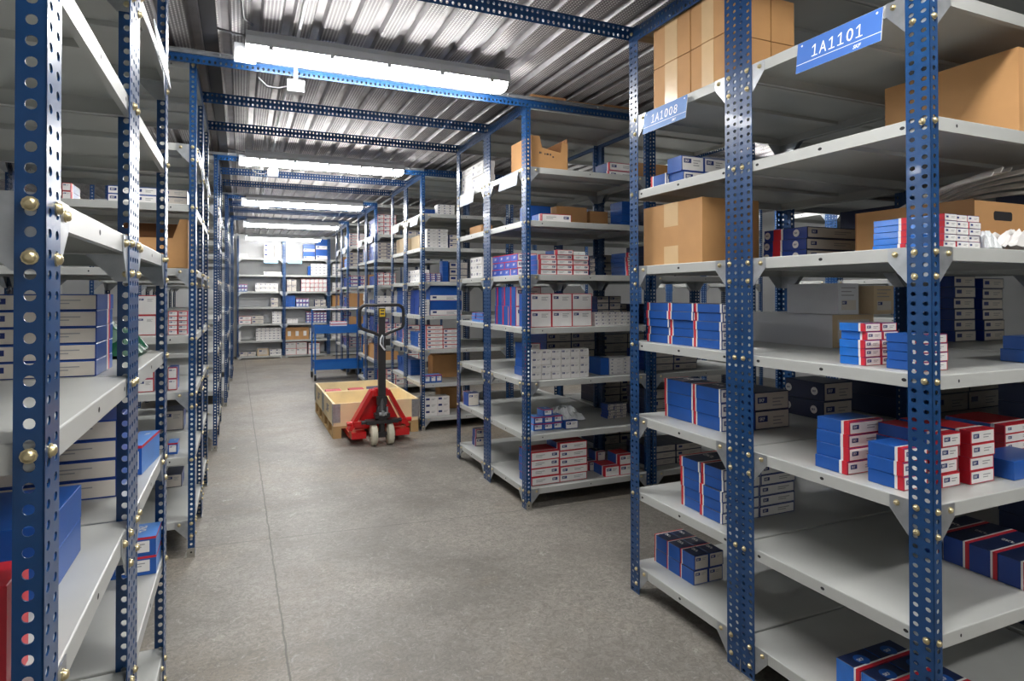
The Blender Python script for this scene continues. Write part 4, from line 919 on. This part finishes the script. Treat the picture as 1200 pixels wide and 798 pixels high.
 ('L2', 3, 'E', -0.367, -0.321, 3.9, 4.04, 0.9008, 0.125, 1, [2], 1, 'blue_near', 'narrow blue red-lidded carton', 'near end'),
 ('L2', 2, 'E', -0.367, -0.317, 3.9, 4.02, 0.5458, 0.063, 1, [1], 1, 'blue_label', 'small blue carton', 'near end'),
 ('L2', 2, 'E', -0.467, -0.339, 4.6, 4.8, 0.5458, 0.128, 1, [1], 1, 'grey_label', 'navy-lidded white carton', 'near end'),
 ('L2', 1, 'E', -0.438, -0.341, 4.5, 4.7, 0.2008, 0.083, 1, [1], 1, 'grey_label', 'navy-framed white carton', 'near end'),
 ('R1r', 1, 'E', 2.8, 3.5, 1.221, 1.521, 0.1358, 0.247, 3, [3, 3, 3], 1, 'shade', 'shade-coloured fill carton', 'near bay'),
 ('R1r', 1, 'E', 2.8, 3.559, 1.941, 2.241, 0.1358, 0.23, 3, [3, 3, 3], 1, 'shade', 'shade-coloured fill carton', 'far bay'),
 ('R1r', 2, 'E', 2.8, 3.449, 1.221, 1.521, 0.4898, 0.206, 3, [3, 3, 3], 1, 'shade', 'shade-coloured fill carton', 'near bay'),
 ('R1r', 2, 'E', 2.8, 3.49, 1.941, 2.241, 0.4898, 0.261, 3, [3, 3, 3], 1, 'shade', 'shade-coloured fill carton', 'far bay'),
 ('R1r', 3, 'E', 2.8, 3.629, 1.221, 1.521, 0.8468, 0.23, 3, [3, 3, 3], 1, 'shade', 'shade-coloured fill carton', 'near bay'),
 ('R1r', 3, 'E', 2.8, 3.608, 1.941, 2.241, 0.8468, 0.273, 3, [3, 3, 3], 1, 'shade', 'shade-coloured fill carton', 'far bay'),
 ('R1r', 5, 'E', 2.8, 3.531, 1.221, 1.521, 1.5608, 0.259, 3, [3, 3, 3], 1, 'shade', 'shade-coloured fill carton', 'near bay'),
 ('R1r', 5, 'E', 2.8, 3.532, 1.941, 2.241, 1.5608, 0.282, 3, [3, 3, 3], 1, 'shade', 'shade-coloured fill carton', 'far bay'),
 ('R2r', 1, 'E', 2.8, 3.286, 3.859, 4.159, 0.1358, 0.149, 2, [3, 3], 1, 'shade', 'shade-coloured fill carton', 'near bay'),
 ('R2r', 1, 'E', 2.8, 3.223, 4.579, 4.879, 0.1358, 0.235, 2, [3, 3], 1, 'shade', 'shade-coloured fill carton', 'far bay'),
 ('R2r', 2, 'E', 2.8, 3.255, 3.859, 4.159, 0.4898, 0.222, 2, [3, 3], 1, 'shade', 'shade-coloured fill carton', 'near bay'),
 ('R2r', 2, 'E', 2.8, 3.242, 4.579, 4.879, 0.4898, 0.204, 2, [3, 3], 1, 'shade', 'shade-coloured fill carton', 'far bay'),
 ('R2r', 3, 'E', 2.8, 3.246, 3.859, 4.159, 0.8468, 0.156, 2, [3, 3], 1, 'grey_label', 'shaded grey carton', 'near bay'),
 ('R2r', 3, 'E', 2.8, 3.392, 4.579, 4.879, 0.8468, 0.236, 2, [3, 3], 1, 'shade', 'shade-coloured fill carton', 'far bay'),
 ('R2r', 4, 'E', 2.8, 3.355, 3.859, 4.159, 1.2023, 0.149, 2, [3, 3], 1, 'shade', 'shade-coloured fill carton', 'near bay'),
 ('R2r', 4, 'E', 2.8, 3.177, 4.579, 4.879, 1.2023, 0.14, 2, [3, 3], 1, 'shade', 'shade-coloured fill carton', 'far bay'),
 ('R2r', 5, 'E', 2.8, 3.285, 3.859, 4.159, 1.5608, 0.232, 2, [3, 3], 1, 'shade', 'shade-coloured fill carton', 'near bay'),
 ('R2r', 5, 'E', 2.8, 3.373, 4.579, 4.879, 1.5608, 0.203, 2, [3, 3], 1, 'shade', 'shade-coloured fill carton', 'far bay'),
 ('R2r', 6, 'E', 2.8, 3.394, 3.859, 4.159, 1.9222, 0.183, 2, [3, 3], 1, 'shade', 'shade-coloured fill carton', 'near bay'),
 ('R2r', 6, 'E', 2.8, 3.393, 4.579, 4.879, 1.9222, 0.169, 2, [3, 3], 1, 'shade', 'shade-coloured fill carton', 'far bay'),
]
for (rk, lv, face, x0, x1, y0, y1, z0, H, ncol, rows, nd, style, desc, where) in CLUSTERS:
    h = H / max(rows); detail = rk in NEAR and h > .02
    if face == 'E': cw, dd = (x1 - x0) / ncol, (y1 - y0) / nd; lx, ly = cw - .0022, dd - .0022
    else: cw, dd = (y1 - y0) / ncol, (x1 - x0) / nd; lx, ly = dd - .0022, cw - .0022
    lz = h - .0007
    shelf = 'top shelf' if lv == 7 else ORD[lv - 1] + ' shelf'
    grp = '%ss, %s, %s, %s' % (desc, shelf, where, NAME[rk])
    for c in range(ncol):
        lean = random.uniform(-.0015, .0015)
        for r in range(rows[c]):
            j = random.uniform(-.006, .006) if lz > .02 else random.uniform(-.003, .003)
            for q in range(nd):
                jj = j if q == 0 else j + .001
                if face == 'E': p = (x0 + cw * (c + .5), y0 + dd * (q + .5) + jj, z0 + r * h)
                else: p = (x0 + dd * (q + .5) + jj, y0 + cw * (c + .5), z0 + r * h)
                rt = random.uniform(-.008, .008) if (ncol == 1 and nd == 1) else 0
                bits = [desc]
                if rows[c] > 1: bits.append('topmost' if r == rows[c] - 1 else ('bottom' if r == 0 else ORD[r] + ' up'))
                if ncol > 1: bits.append(('first' if c == 0 else ORD[c]) + ' stack')
                if nd > 1: bits.append('front' if q == 0 else 'rear')
                label = ', '.join(bits) + ', ' + shelf + ', ' + where + ', ' + NAME[rk]
                if face == 'A' and style == 'white_small': put_carton(style, ly, lx, lz, p, -PI / 2, detail, label, grp)
                else: put_carton(style, lx, ly, lz, p, rt, detail, label, grp)

# ------------------------------------------------------------------ cardboard boxes
def cardboard(x0, x1, y0, y1, z0, z1, label, group=None, tape=True, m='cardboard', tapeface='w', printed=None):
    mb = MB(); lx, ly, lz = x1 - x0, y1 - y0, z1 - z0
    mb.box(-lx / 2, lx / 2, -ly / 2, ly / 2, 0, lz, m)
    # flap joint on top
    o = link('cardboard_box', mb.mesh('cardboard_box'), ((x0 + x1) / 2, (y0 + y1) / 2, z0 + .0006)); tag(o, label, 'box', group)
    f = MB(); f.box(-lx / 2 + .002, lx / 2 - .002, -.0008, .0008, lz, lz + .0006, 'cardboard_in'); link('flap_joint', f.mesh('flap_joint'), (0, 0, 0), 0, o)
    if tape:
        t = MB(); tw = min(.05, ly * .16)
        tw = ly * .17 if tape == 'wide' else tw
        t.box(-lx / 2 - .0008, lx / 2 + .0008, -tw, tw, lz + .0002, lz + .001, 'tape')
        if tape == 'wide': t.box(-lx / 2 - .0010, -lx / 2 - .0002, -tw, tw, .002, lz + .001, 'tape')
        else:
            t.box(-lx / 2 - .0010, -lx / 2 - .0002, -tw, tw, lz * .62, lz + .001, 'tape'); t.box(-lx / 2 - .0010, -lx / 2 - .0002, -tw, tw, .001, lz * .3, 'tape')
        link('packing_tape', t.mesh('packing_tape'), (0, 0, 0), 0, o)
    if printed:
        t = MB(); fn = lambda u, v: (-lx / 2 + u, -ly / 2 - .0006, v)
        a = lx * .14
        for r, (w_, hh) in enumerate(((.7, .03), (.5, .03), (.62, .03))):
            t.quad([fn(a, lz * (.84 - r * .12)), fn(a + lx * w_, lz * (.84 - r * .12)), fn(a + lx * w_, lz * (.84 - r * .12) + lz * hh), fn(a, lz * (.84 - r * .12) + lz * hh)], 'print_grey')
        t.quad([fn(a, lz * .14), fn(a + lx * .72, lz * .14), fn(a + lx * .72, lz * .46), fn(a, lz * .46)], 'grey_paper')
        fn2 = lambda u, v: (-lx / 2 + u, -ly / 2 - .0010, v); fn3 = lambda u, v: (-lx / 2 + u, -ly / 2 - .0014, v)
        t.quad([fn2(a + .004, lz * .32), fn2(a + lx * .26, lz * .32), fn2(a + lx * .26, lz * .43), fn2(a + .004, lz * .43)], 'logo_navy')
        put_text(t, 'SKF', fn3, a + lx * .045, lz * .345, lz * .06, 'white_paper', 0, .02, lx * .17)
        link('printed_label', t.mesh('printed_label'), (0, 0, 0), 0, o)
    return o
# seventh shelf of the nearest right rack: two by two taped boxes, three deep
yy = [(1.906, 2.112), (2.119, 2.372)]
xx = [(1.752, 1.866), (1.872, 1.988), (1.994, 2.12)]
for ci, (a, b) in enumerate(yy):
    for ri, (za, zb) in enumerate(((2.2785, 2.4600), (2.4635, 2.644))):
        for di, (c, d) in enumerate(xx):
            cardboard(c, d, a, b, za, zb, 'taped brown box, %s, %s column, %s, top shelf, far bay, nearest right rack' % (('lower', 'upper')[ri], ('nearer', 'farther')[ci], ('aisle side', 'middle', 'inner')[di]), 'taped boxes on the top shelf', 'wide')
X_ = 1.785
cardboard(X_, 2.10, 2.085, 2.50, 1.5605, 1.838, 'big closed brown box, fifth shelf, far bay, nearest right rack', None, True)
cardboard(2.20, 2.66, 1.13, 1.565, 1.9220, 2.19, 'large brown box beside the corner post, sixth shelf, nearest right rack', None, False)
cardboard(2.24, 2.36, 1.80, 2.06, 1.3425, 1.47, 'upper grey carton with printed end label, fourth shelf, nearest right rack', None, False, 'card_grey', printed=True)
cardboard(2.40, 2.52, 1.76, 2.02, 1.3425, 1.46, 'upper beige carton with printed label, fourth shelf, nearest right rack', None, False, 'cardboard_beige', printed=True)
cardboard(2.16, 2.42, 4.12, 4.36, 1.922, 2.085, 'brown box standing back on sixth shelf, near end, second right rack', None, True)
cardboard(2.46, 2.62, 4.14, 4.34, 1.922, 2.065, 'smaller brown box, sixth shelf, near end, second right rack', None, False)
cardboard(2.76, 3.1, 4.0, 4.3, 2.279, 2.44, 'brown box behind blue cartons, top shelf, rack behind second', None, False)

def open_box(x0, x1, y0, y1, z0, h, front, label, handle=None, prints=None):
    """open-topped carton; front: outline of the wall facing -y in (u, v), h: height of the others"""
    lx, ly = x1 - x0, y1 - y0; t = .005
    mb = MB()
    mb.box(0, lx, 0, ly, 0, .004, 'cardboard')
    mb.prism(front(lx), lambda u, v, w: (u, w, v), 0, t, 'cardboard')
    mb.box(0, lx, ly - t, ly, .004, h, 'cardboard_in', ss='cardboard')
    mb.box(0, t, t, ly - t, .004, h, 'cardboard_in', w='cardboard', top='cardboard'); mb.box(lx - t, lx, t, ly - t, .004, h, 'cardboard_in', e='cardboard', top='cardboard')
    o = link('open_carton', mb.mesh('open_carton'), (x0, y0, z0 + .0006)); tag(o, label, 'box')
    if handle:
        m2 = MB(); a, b, v0, v1 = handle
        m2.prism([(a, v0 + .006), (a + .006, v0), (b - .006, v0), (b, v0 + .006), (b, v1 - .006), (b - .006, v1), (a + .006, v1), (a, v1 - .006)], lambda u, v, w: (u, w, v), -.0008, .0002, 'dark'); link('hand_hole', m2.mesh('hand_hole'), (0, 0, 0), 0, o)
    if prints:
        m2 = MB(); fn = lambda u, v: (u, -.0007, v)
        for (u, v, w, hh) in prints: m2.quad([fn(u, v), fn(u + w, v), fn(u + w, v + hh), fn(u, v + hh)], 'print_dark')
        link('printed_marks', m2.mesh('printed_marks'), (0, 0, 0), 0, o)
    return o
open_box(2.14, 2.66, 1.225, 1.645, 1.5605, .170, lambda L: [(0, 0), (L, 0), (L, .165), (0, .165)], 'wide open brown carton full of packing strips, fifth shelf, nearest right rack', (.10, .20, .105, .135))
zz = 2.2788
open_box(1.800, 2.080, 3.80, 4.14, zz, .225, lambda L: [(0, 0), (L, 0), (L, .19), (L * .86, .20), (L * .80, .125), (L * .30, .145), (L * .22, .225), (0, .225)], 'cut-down open brown carton, top shelf, near end, second right rack', None,
         [(.06, .105, .012, .014), (.075, .105, .004, .014), (.10, .10, .008, .012), (.115, .10, .016, .012), (.14, .098, .01, .014), (.16, .085, .012, .01)])
open_box(-.60, -.268, 3.86, 4.15, 1.5708, .27, lambda L: [(0, 0), (L, 0), (L, .27), (L * .88, .27), (L * .78, .165), (0, .165)], 'cut-down brown carton, fifth shelf, near end, second left rack')

# packing strips sticking out of the open carton
for i in range(7):
    mb = MB(); n = 16; w = .010 + .003 * (i % 2)
    A_ = Vector((2.165 + .044 * i, 1.61, 1.66 + .010 * i)); B_ = Vector((2.19 + .076 * i, 1.20 + .014 * (i % 3), 1.775 + .06 * math.sin(PI * (i + 1.2) / 7.5)))
    pts = []
    for k in range(n + 1):
        t = k / n; q = A_.lerp(B_, t); pts.append((q.x, q.y, q.z + .03 * math.sin(PI * t) + .002 * math.sin(6 * t + i)))
    h = w * 1.3; t_ = .003; vs = []; fs = []
    for p in pts:
        vs += [(p[0] - w * .6, p[1], p[2]), (p[0] + w * .6, p[1], p[2] + h), (p[0] + w * .6 + t_, p[1], p[2] + h - t_), (p[0] - w * .6 + t_, p[1], p[2] - t_)]
    for k in range(n):
        for q in range(4): j = (q + 1) % 4; fs.append((4 * k + q, 4 * k + j, 4 * k + 4 + j, 4 * k + 4 + q))
    fs += [(3, 2, 1, 0), (4 * n, 4 * n + 1, 4 * n + 2, 4 * n + 3)]
    mb.faces(vs, fs, 'paper_strip', False)
    tag(link('packing_strip', mb.mesh('packing_strip')), 'grey-white packing strip curling out of the wide open brown carton', 'packing strip', 'packing strips in the open carton')
def crumple(name, x0, x1, y0, y1, z0, h, m, label, cat, seed, dome=.6):
    rnd = random.Random(seed); n = 12; vs = []; fs = []
    for i in range(n + 1):
        for j in range(n + 1):
            u, v = i / n, j / n; e = min(1, 4 * min(u, 1 - u, v, 1 - v) + .02)
            vs.append((x0 + (x1 - x0) * u, y0 + (y1 - y0) * v, z0 + .001 + h * (e ** dome) * (.45 + .55 * rnd.random())))
    for i in range(n):
        for j in range(n): a = i * (n + 1) + j; fs.append((a, a + n + 1, a + n + 2, a + 1))
    b = len(vs); vs += [(x0, y0, z0 + .0005), (x1, y0, z0 + .0005), (x1, y1, z0 + .0005), (x0, y1, z0 + .0005)]; fs.append((b + 3, b + 2, b + 1, b))
    mb = MB(); mb.faces(vs, fs, m); tag(link(name, mb.mesh(name)), label, cat)
crumple('plastic_bag', 2.06, 2.128, 1.14, 1.21, 1.5605, .06, 'film', 'crumpled clear plastic bag beside wrapped cartons, fifth shelf, nearest right rack', 'bag', 3)
crumple('paper_bag', 2.14, 2.50, 1.125, 1.215, 1.5605, .075, 'white_paper', 'torn white paper bag in front of the wide open brown carton', 'bag', 8, .4)
crumple('clear_bag', 2.08, 2.36, 4.02, 4.25, .489, .10, 'film', 'clear plastic bag behind small cartons, second shelf, second right rack', 'bag', 5)
crumple('green_sheet', -.70, -.28, 2.12, 2.38, 1.24, .14, 'green_sheet', 'crumpled green plastic sheet, fourth shelf, far bay, nearest left rack', 'sheet', 9)

# leaning flat cartons on the nearest left rack, far bay
for i, (x, y, a, l) in enumerate(((-.345, 2.20, .16, 'blue red-edged carton lying askew, inner one, third shelf, nearest left rack'), (-.278, 2.20, .10, 'blue red-edged carton lying askew, aisle one, third shelf, nearest left rack'))):
    put_carton('blue_label', .055, .22, .085, (x, y, .9055), -a, True, l, 'askew cartons on the nearest left rack')

# ------------------------------------------------------------------ pallets with wooden collars
def pallet(x0, y0, lx, ly, label, side):
    r = empty('pallet_box', (x0, y0, 0), label, 'pallet', 'pallets with wooden collars')
    bh = .145; t = .02
    for i, u in enumerate((0, lx / 2 - .04, lx - .08)):
        for v in (0, ly / 2 - .05, ly - .10):
            mb = MB(); mb.box(u, u + .08, v, v + .10, .022, .098, 'wood_dark'); link('block', mb.mesh('block'), (0, 0, 0), 0, r)
        mb = MB(); mb.box(u, u + .08, 0, ly, 0.0005, .022, 'wood_dark'); link('skid_board', mb.mesh('skid_board'), (0, 0, 0), 0, r)
    for v in (0, ly / 2 - .05, ly - .10):
        mb = MB(); mb.box(0, lx, v, v + .10, .098, .12, 'wood_dark'); link('cross_board', mb.mesh('cross_board'), (0, 0, 0), 0, r)
    n = 6; w = lx / n
    for i in range(n):
        mb = MB(); mb.box(i * w + .004, (i + 1) * w - .004, 0, ly, .12, bh, 'wood'); link('deck_board', mb.mesh('deck_board'), (0, 0, 0), 0, r)
    H = .345
    for nm, b in (('collar_board', (0, lx, 0, t)), ('collar_board', (0, lx, ly - t, ly)), ('collar_board', (0, t, t, ly - t)), ('collar_board', (lx - t, lx, t, ly - t))):
        mb = MB(); mb.box(b[0], b[1], b[2], b[3], bh, H, 'wood'); link(nm, mb.mesh(nm), (0, 0, 0), 0, r)
    for u in (0, lx):
        for v in (0, ly):
            su = -1 if u == 0 else 1; sv = -1 if v == 0 else 1
            mb = MB(); a = .07
            mb.box(min(u, u - su * a), max(u, u - su * a), min(v, v + sv * .0018), max(v, v + sv * .0018), bh + .012, H - .006, 'galv')
            mb.box(min(u, u + su * .0018), max(u, u + su * .0018), min(v, v - sv * a), max(v, v - sv * a), bh + .012, H - .006, 'galv')
            mb.tube([(u + su * .003, v + sv * .003, bh - .01), (u + su * .003, v + sv * .003, H - .004)], .0055, 'galv', 8)
            for q in range(4):
                z = bh + .035 + q * .042
                mb.tube([(u - su * (a - .014), v + sv * .0018, z), (u - su * (a - .014), v + sv * .0036, z)], .005, 'steel_plate', 8)
                mb.tube([(u + su * .0018, v - sv * (a - .014), z), (u + su * .0036, v - sv * (a - .014), z)], .005, 'steel_plate', 8)
            link('corner_hinge', mb.mesh('corner_hinge'), (0, 0, 0), 0, r)
    t2 = MB(); put_text(t2, 'SKF', lambda u, v: (-.0008, ly * .64 - u, v), 0, .20, .085, 'logo_navy', .2, .03); link('printed_mark', t2.mesh('printed_mark'), (0, 0, 0), 0, r)
    return r
pallet(.838, 6.345, .862, .80, 'nearer wooden pallet box with corner hinges, on the red pallet truck', 0)
pallet(.838, 7.172, .862, .76, 'farther wooden pallet box standing behind the nearer one', 1)
for i, (x, y, l) in enumerate(((.945, 7.292, 'flat red-lidded carton by the aisle side of the farther pallet box'), (1.20, 7.292, 'flat red-lidded carton in the middle of the farther pallet box'))):
    mb = MB(); mb.box(-.07, .09, -.08, .08, 0, .196, 'white_paper', top='red_card'); mb.box(-.0715, .0915, -.0815, .0815, .178, .198, 'red_card')
    tag(link('red_lidded_carton', mb.mesh('red_lidded_carton'), (x + .01, y, .1455)), l, 'carton', 'red cartons in the pallet box')
for i in range(3):
    put_carton('grey_label', .2, .22, .09, (1.48, 7.42, .1456 + .0905 * i) if i < 2 else (1.0, 7.65, .1456), 0, False, ('bottom grey-ended carton inside the farther pallet box', 'upper grey-ended carton inside the farther pallet box', 'grey-ended carton at the back of the farther pallet box')[i], 'cartons inside the pallet box')

# ------------------------------------------------------------------ pallet truck
def pallet_truck(x, y):
    r = empty('pallet_truck', (x, y, 0), 'red hand pallet truck with black tiller, forks under the nearer pallet box', 'pallet truck')
    def part(n, mb, par=None): return link(n, mb.mesh(n), (0, 0, 0), 0, par or r)
    for s in (-1, 1):   # steering wheels
        mb = MB(); c = (s * .078, 0, .1)
        mb.lathe([(.060, -.027), (.094, -.027), (.1, -.021), (.1, .021), (.094, .027), (.060, .027)], 'tyre', 'x', c, 28)
        w = part('steer_wheel', mb)
        h = MB(); h.lathe([(.02, -.030), (.058, -.0285), (.058, .0285), (.02, .030)], 'tyre', 'x', c, 20); h.lathe([(.012, -.034), (.018, -.034), (.018, .034), (.012, .034)], 'truck_black', 'x', c, 12); part('wheel_hub', h, w)
    mb = MB(); mb.cyl((-.11, 0, .1), (.11, 0, .1), .012, 'truck_black', 12)
    mb.box(-.035, .035, -.03, .03, .075, .125, 'truck_black'); mb.cyl((0, 0, .1), (0, 0, .25), .03, 'truck_black', 16); part('wheel_axle', mb)
    mb = MB(); mb.box(-.15, .15, -.045, .06, .205, .24, 'truck_black'); mb.cyl((-.15, .0, .222), (-.19, .0, .222), .018, 'truck_black', 12); mb.cyl((.15, .0, .222), (.19, .0, .222), .018, 'truck_black', 12)
    part('yoke', mb)
    mb = MB()   # pump block
    mb.lathe([(.05, .235), (.062, .25), (.062, .30), (.052, .315), (.048, .36), (.04, .372), (.03, .44), (.022, .45)], 'truck_black', 'z', (0, 0, 0), 20)
    mb.box(-.07, .07, -.05, .05, .26, .30, 'truck_black'); mb.cyl((-.035, -.055, .30), (.035, -.055, .30), .016, 'galv', 12); mb.cyl((0, -.065, .285), (0, -.065, .33), .014, 'galv', 10)
    mb.cyl((.045, -.03, .29), (.045, -.03, .36), .01, 'galv', 10); part('pump', mb)
    mb = MB(); mb.cyl((0, .02, .44), (0, .06, .50), .018, 'galv', 12); part('lift_piston', mb)
    # red chassis: head plate, two sloping side plates, base
    mb = MB()
    def plate(poly, fn, t0, t1): mb.prism(poly, fn, t0, t1, 'truck_red')
    mb.box(-.075, .075, .03, .14, .455, .515, 'truck_red'); mb.box(-.06, .06, .01, .10, .50, .53, 'truck_red')
    for s in (-1, 1):
        a0, a1 = Vector((s * .055, .05, .50)), Vector((s * .262, .09, .13))
        wv = Vector((.0, .11, .0)); t = Vector((s * .035, 0, .012))
        vs = [a0, a0 + wv, a0 + wv + t, a0 + t, a1, a1 + wv, a1 + wv + t, a1 + t]
        mb.faces(vs, [(0, 1, 2, 3), (7, 6, 5, 4), (0, 4, 5, 1), (2, 6, 7, 3), (0, 3, 7, 4), (1, 5, 6, 2)], 'truck_red')
        mb.box(min(s * .14, s * .275), max(s * .14, s * .275), .03, .20, .065, .125, 'truck_red')
        mb.cyl((s * .262, .1, .20), (s * .31, .1, .20), .022, 'truck_red', 12)
        mb.box(min(s * .17, s * .25), max(s * .17, s * .25), .05, .13, .17, .22, 'truck_red')
    # back plate between the legs
    mb.prism([(-.23, .13), (.23, .13), (.06, .48), (-.06, .48)], lambda u, v, w: (u, w, v), .155, .167, 'truck_red')
    part('chassis', mb)
    for s in (-1, 1):
        mb = MB(); a, b = sorted((s * .125, s * .272))
        mb.box(a, b, .19, 1.22, .075, .093, 'truck_red'); mb.box(a, a + .006, .19, 1.2, .045, .075, 'truck_red'); mb.box(b - .006, b, .19, 1.2, .045, .075, 'truck_red')
        f = part('fork', mb)
        w = MB(); w.lathe([(.02, -.03), (.036, -.03), (.038, -.02), (.038, .02), (.036, .03), (.02, .03)], 'tyre', 'x', (s * .2, 1.05, .0385), 16); part('fork_roller', w, f)
    # tiller
    mb = MB(); zt = 1.275
    sec = .029
    mb.box(-.034, .034, -.022, .02, .42, 1.02, 'truck_black'); mb.box(-.03, .03, -.02, .018, 1.02, 1.30, 'truck_black'); mb.box(-.045, .045, -.03, .028, .38, .46, 'truck_black')
    ti = part('tiller', mb)
    # loop handle
    top, bot = 1.325, 1.095; hw = .208
    path = []
    def arc(cx, cz, rad, a0, a1, n=6):
        for k in range(n + 1): a = a0 + (a1 - a0) * k / n; path.append((cx + rad * math.cos(a), 0, cz + rad * math.sin(a)))
    path.append((0, 0, bot - .075)); path.append((.06, 0, bot - .038))
    arc(hw - .055, bot + .055, .055, -PI / 3, 0); arc(hw - .06, top - .06, .06, 0, PI / 2); arc(-hw + .06, top - .06, .06, PI / 2, PI); arc(-hw + .055, bot + .055, .055, PI, PI + PI / 3)
    path.append((-.06, 0, bot - .038))
    mb = MB(); mb.tube(path, .0155, 'truck_black', 12, closed=True); part('handle_loop', mb, ti)
    mb = MB(); mb.box(-.026, .026, -.024, -.0205, 1.215, 1.29, 'yellow'); mb.box(-.018, .018, -.0246, -.0238, 1.265, 1.28, 'print_dark'); mb.box(-.018, .018, -.0246, -.0238, 1.235, 1.25, 'print_dark'); part('warning_sticker', mb, ti)
    mb = MB(); mb.tube([(.0, -.03, 1.04), (-.02, -.05, 1.01), (-.025, -.055, .96), (.0, -.052, .925), (.02, -.05, .90)], .008, 'sign_white', 8); mb.tube([(.01, -.035, 1.03), (.0, -.055, .99), (.005, -.052, .93)], .006, 'galv', 8); part('release_lever', mb, ti)
    mb = MB(); mb.box(.035, .075, -.02, .01, .94, 1.0, 'rubber'); part('grip_block', mb, ti)
    return r
pallet_truck(1.232, 5.93)

# ------------------------------------------------------------------ blue trolley
def trolley(x0, y0, lx, ly):
    r = empty('trolley', (x0, y0, 0), 'blue two-shelf steel trolley with push rail, behind the pallet boxes', 'trolley')
    for u in (0, lx):
        for v in (0, ly):
            mb = MB(); z1 = 1.17 if v > 0 else .93
            a = .024; mb.box(u - a / 2, u + a / 2, v - a / 2, v + a / 2, .12, z1, 'cart_blue'); link('upright_tube', mb.mesh('upright_tube'), (0, 0, 0), 0, r)
            c = MB(); c.box(u - .02, u + .02, v - .025, v + .025, .10, .12, 'galv'); c.box(u - .022, u - .018, v - .02, v + .02, .035, .105, 'galv'); c.box(u + .018, u + .022, v - .02, v + .02, .035, .105, 'galv')
            k = link('caster', c.mesh('caster'), (0, 0, 0), 0, r)
            w = MB(); w.lathe([(.03, -.014), (.048, -.014), (.052, -.008), (.052, .008), (.048, .014), (.03, .014)], 'rubber', 'x', (u, v, .0525), 18); link('caster_wheel', w.mesh('caster_wheel'), (0, 0, 0), 0, k)
    for z in (.19, .79):
        mb = MB(); t = .003
        mb.box(.012, lx - .012, .012, ly - .012, z, z + t, 'cart_blue')
        for b in ((.0, lx, -.004, 0), (0, lx, ly, ly + .004), (-.004, 0, 0, ly), (lx, lx + .004, 0, ly)):
            mb.box(b[0], b[1], b[2], b[3], z - .01, z + .11, 'cart_blue')
        link('tray', mb.mesh('tray'), (0, 0, 0), 0, r)
    mb = MB(); mb.tube([(0, ly, 1.165), (lx, ly, 1.165)], .013, 'conduit', 12); link('push_rail', mb.mesh('push_rail'), (0, 0, 0), 0, r)
    return r
trolley(1.125, 10.68, .765, .52)
mb = MB(); mb.box(0, .26, 0, .2, 0, .17, 'white_paper', top='red_card'); mb.box(-.001, .261, -.001, .201, .12, .135, 'red_card')
tag(link('red_edged_parcel', mb.mesh('red_edged_parcel'), (1.40, 10.85, .7935)), 'pale red-edged parcel on the upper tray of the blue trolley', 'parcel')

# wooden board on top of the second left rack
mb = MB(); mb.box(-.80, -.30, 3.90, 4.14, 0, .03, 'kraft_ply')
tag(link('wooden_board', mb.mesh('wooden_board'), (0, 0, POST_H - .0115)), 'rough brown wooden board lying on the second left rack', 'board')

for i in range(3):
    mb = MB(); mb.box(0, .27, 0, .16, 0, .085 - .012 * (i % 2), ('kraft_ply', 'cardboard')[i % 2])
    tag(link('wooden_board', mb.mesh('wooden_board'), (1.80 + i * .29, 3.80, POST_H - .0115)), 'rough brown block lying on the second right rack, %s from the aisle' % ORD[i].replace('bottom', 'first'), 'board', 'blocks on the second right rack')

# ------------------------------------------------------------------ world, camera, view
wd = bpy.data.worlds.new('World'); scene.world = wd; wd.use_nodes = True
wd.node_tree.nodes['Background'].inputs[0].default_value = (.6, .65, .7, 1); wd.node_tree.nodes['Background'].inputs[1].default_value = .15
cam = bpy.data.cameras.new('Camera'); co = bpy.data.objects.new('Camera', cam); COL.objects.link(co); scene.camera = co
f_px, yaw, pitch, cy = 729.3614, 23.5508, .5517, 337.5998
cam.sensor_fit = 'HORIZONTAL'; cam.sensor_width = 36.0; cam.lens = 36.0 * f_px / 1200
cam.shift_x = 0.0; cam.shift_y = -(399 - cy) / 1200.0
cam.clip_start = .02
co.location = (0, 0, 1.428); co.rotation_euler = (math.radians(90 + pitch), math.radians(.0714), -math.radians(yaw))
vs_ = scene.view_settings; vs_.view_transform = 'Standard'; vs_.look = 'None'; vs_.exposure = 0.86; vs_.gamma = 1.0
try: vs_.use_curve_mapping = False
except Exception: pass
scene.cycles.max_bounces = 8; scene.cycles.diffuse_bounces = 5; scene.cycles.glossy_bounces = 3
scene.cycles.sample_clamp_indirect = 6.0
scene.cycles.caustics_reflective = False; scene.cycles.caustics_refractive = False
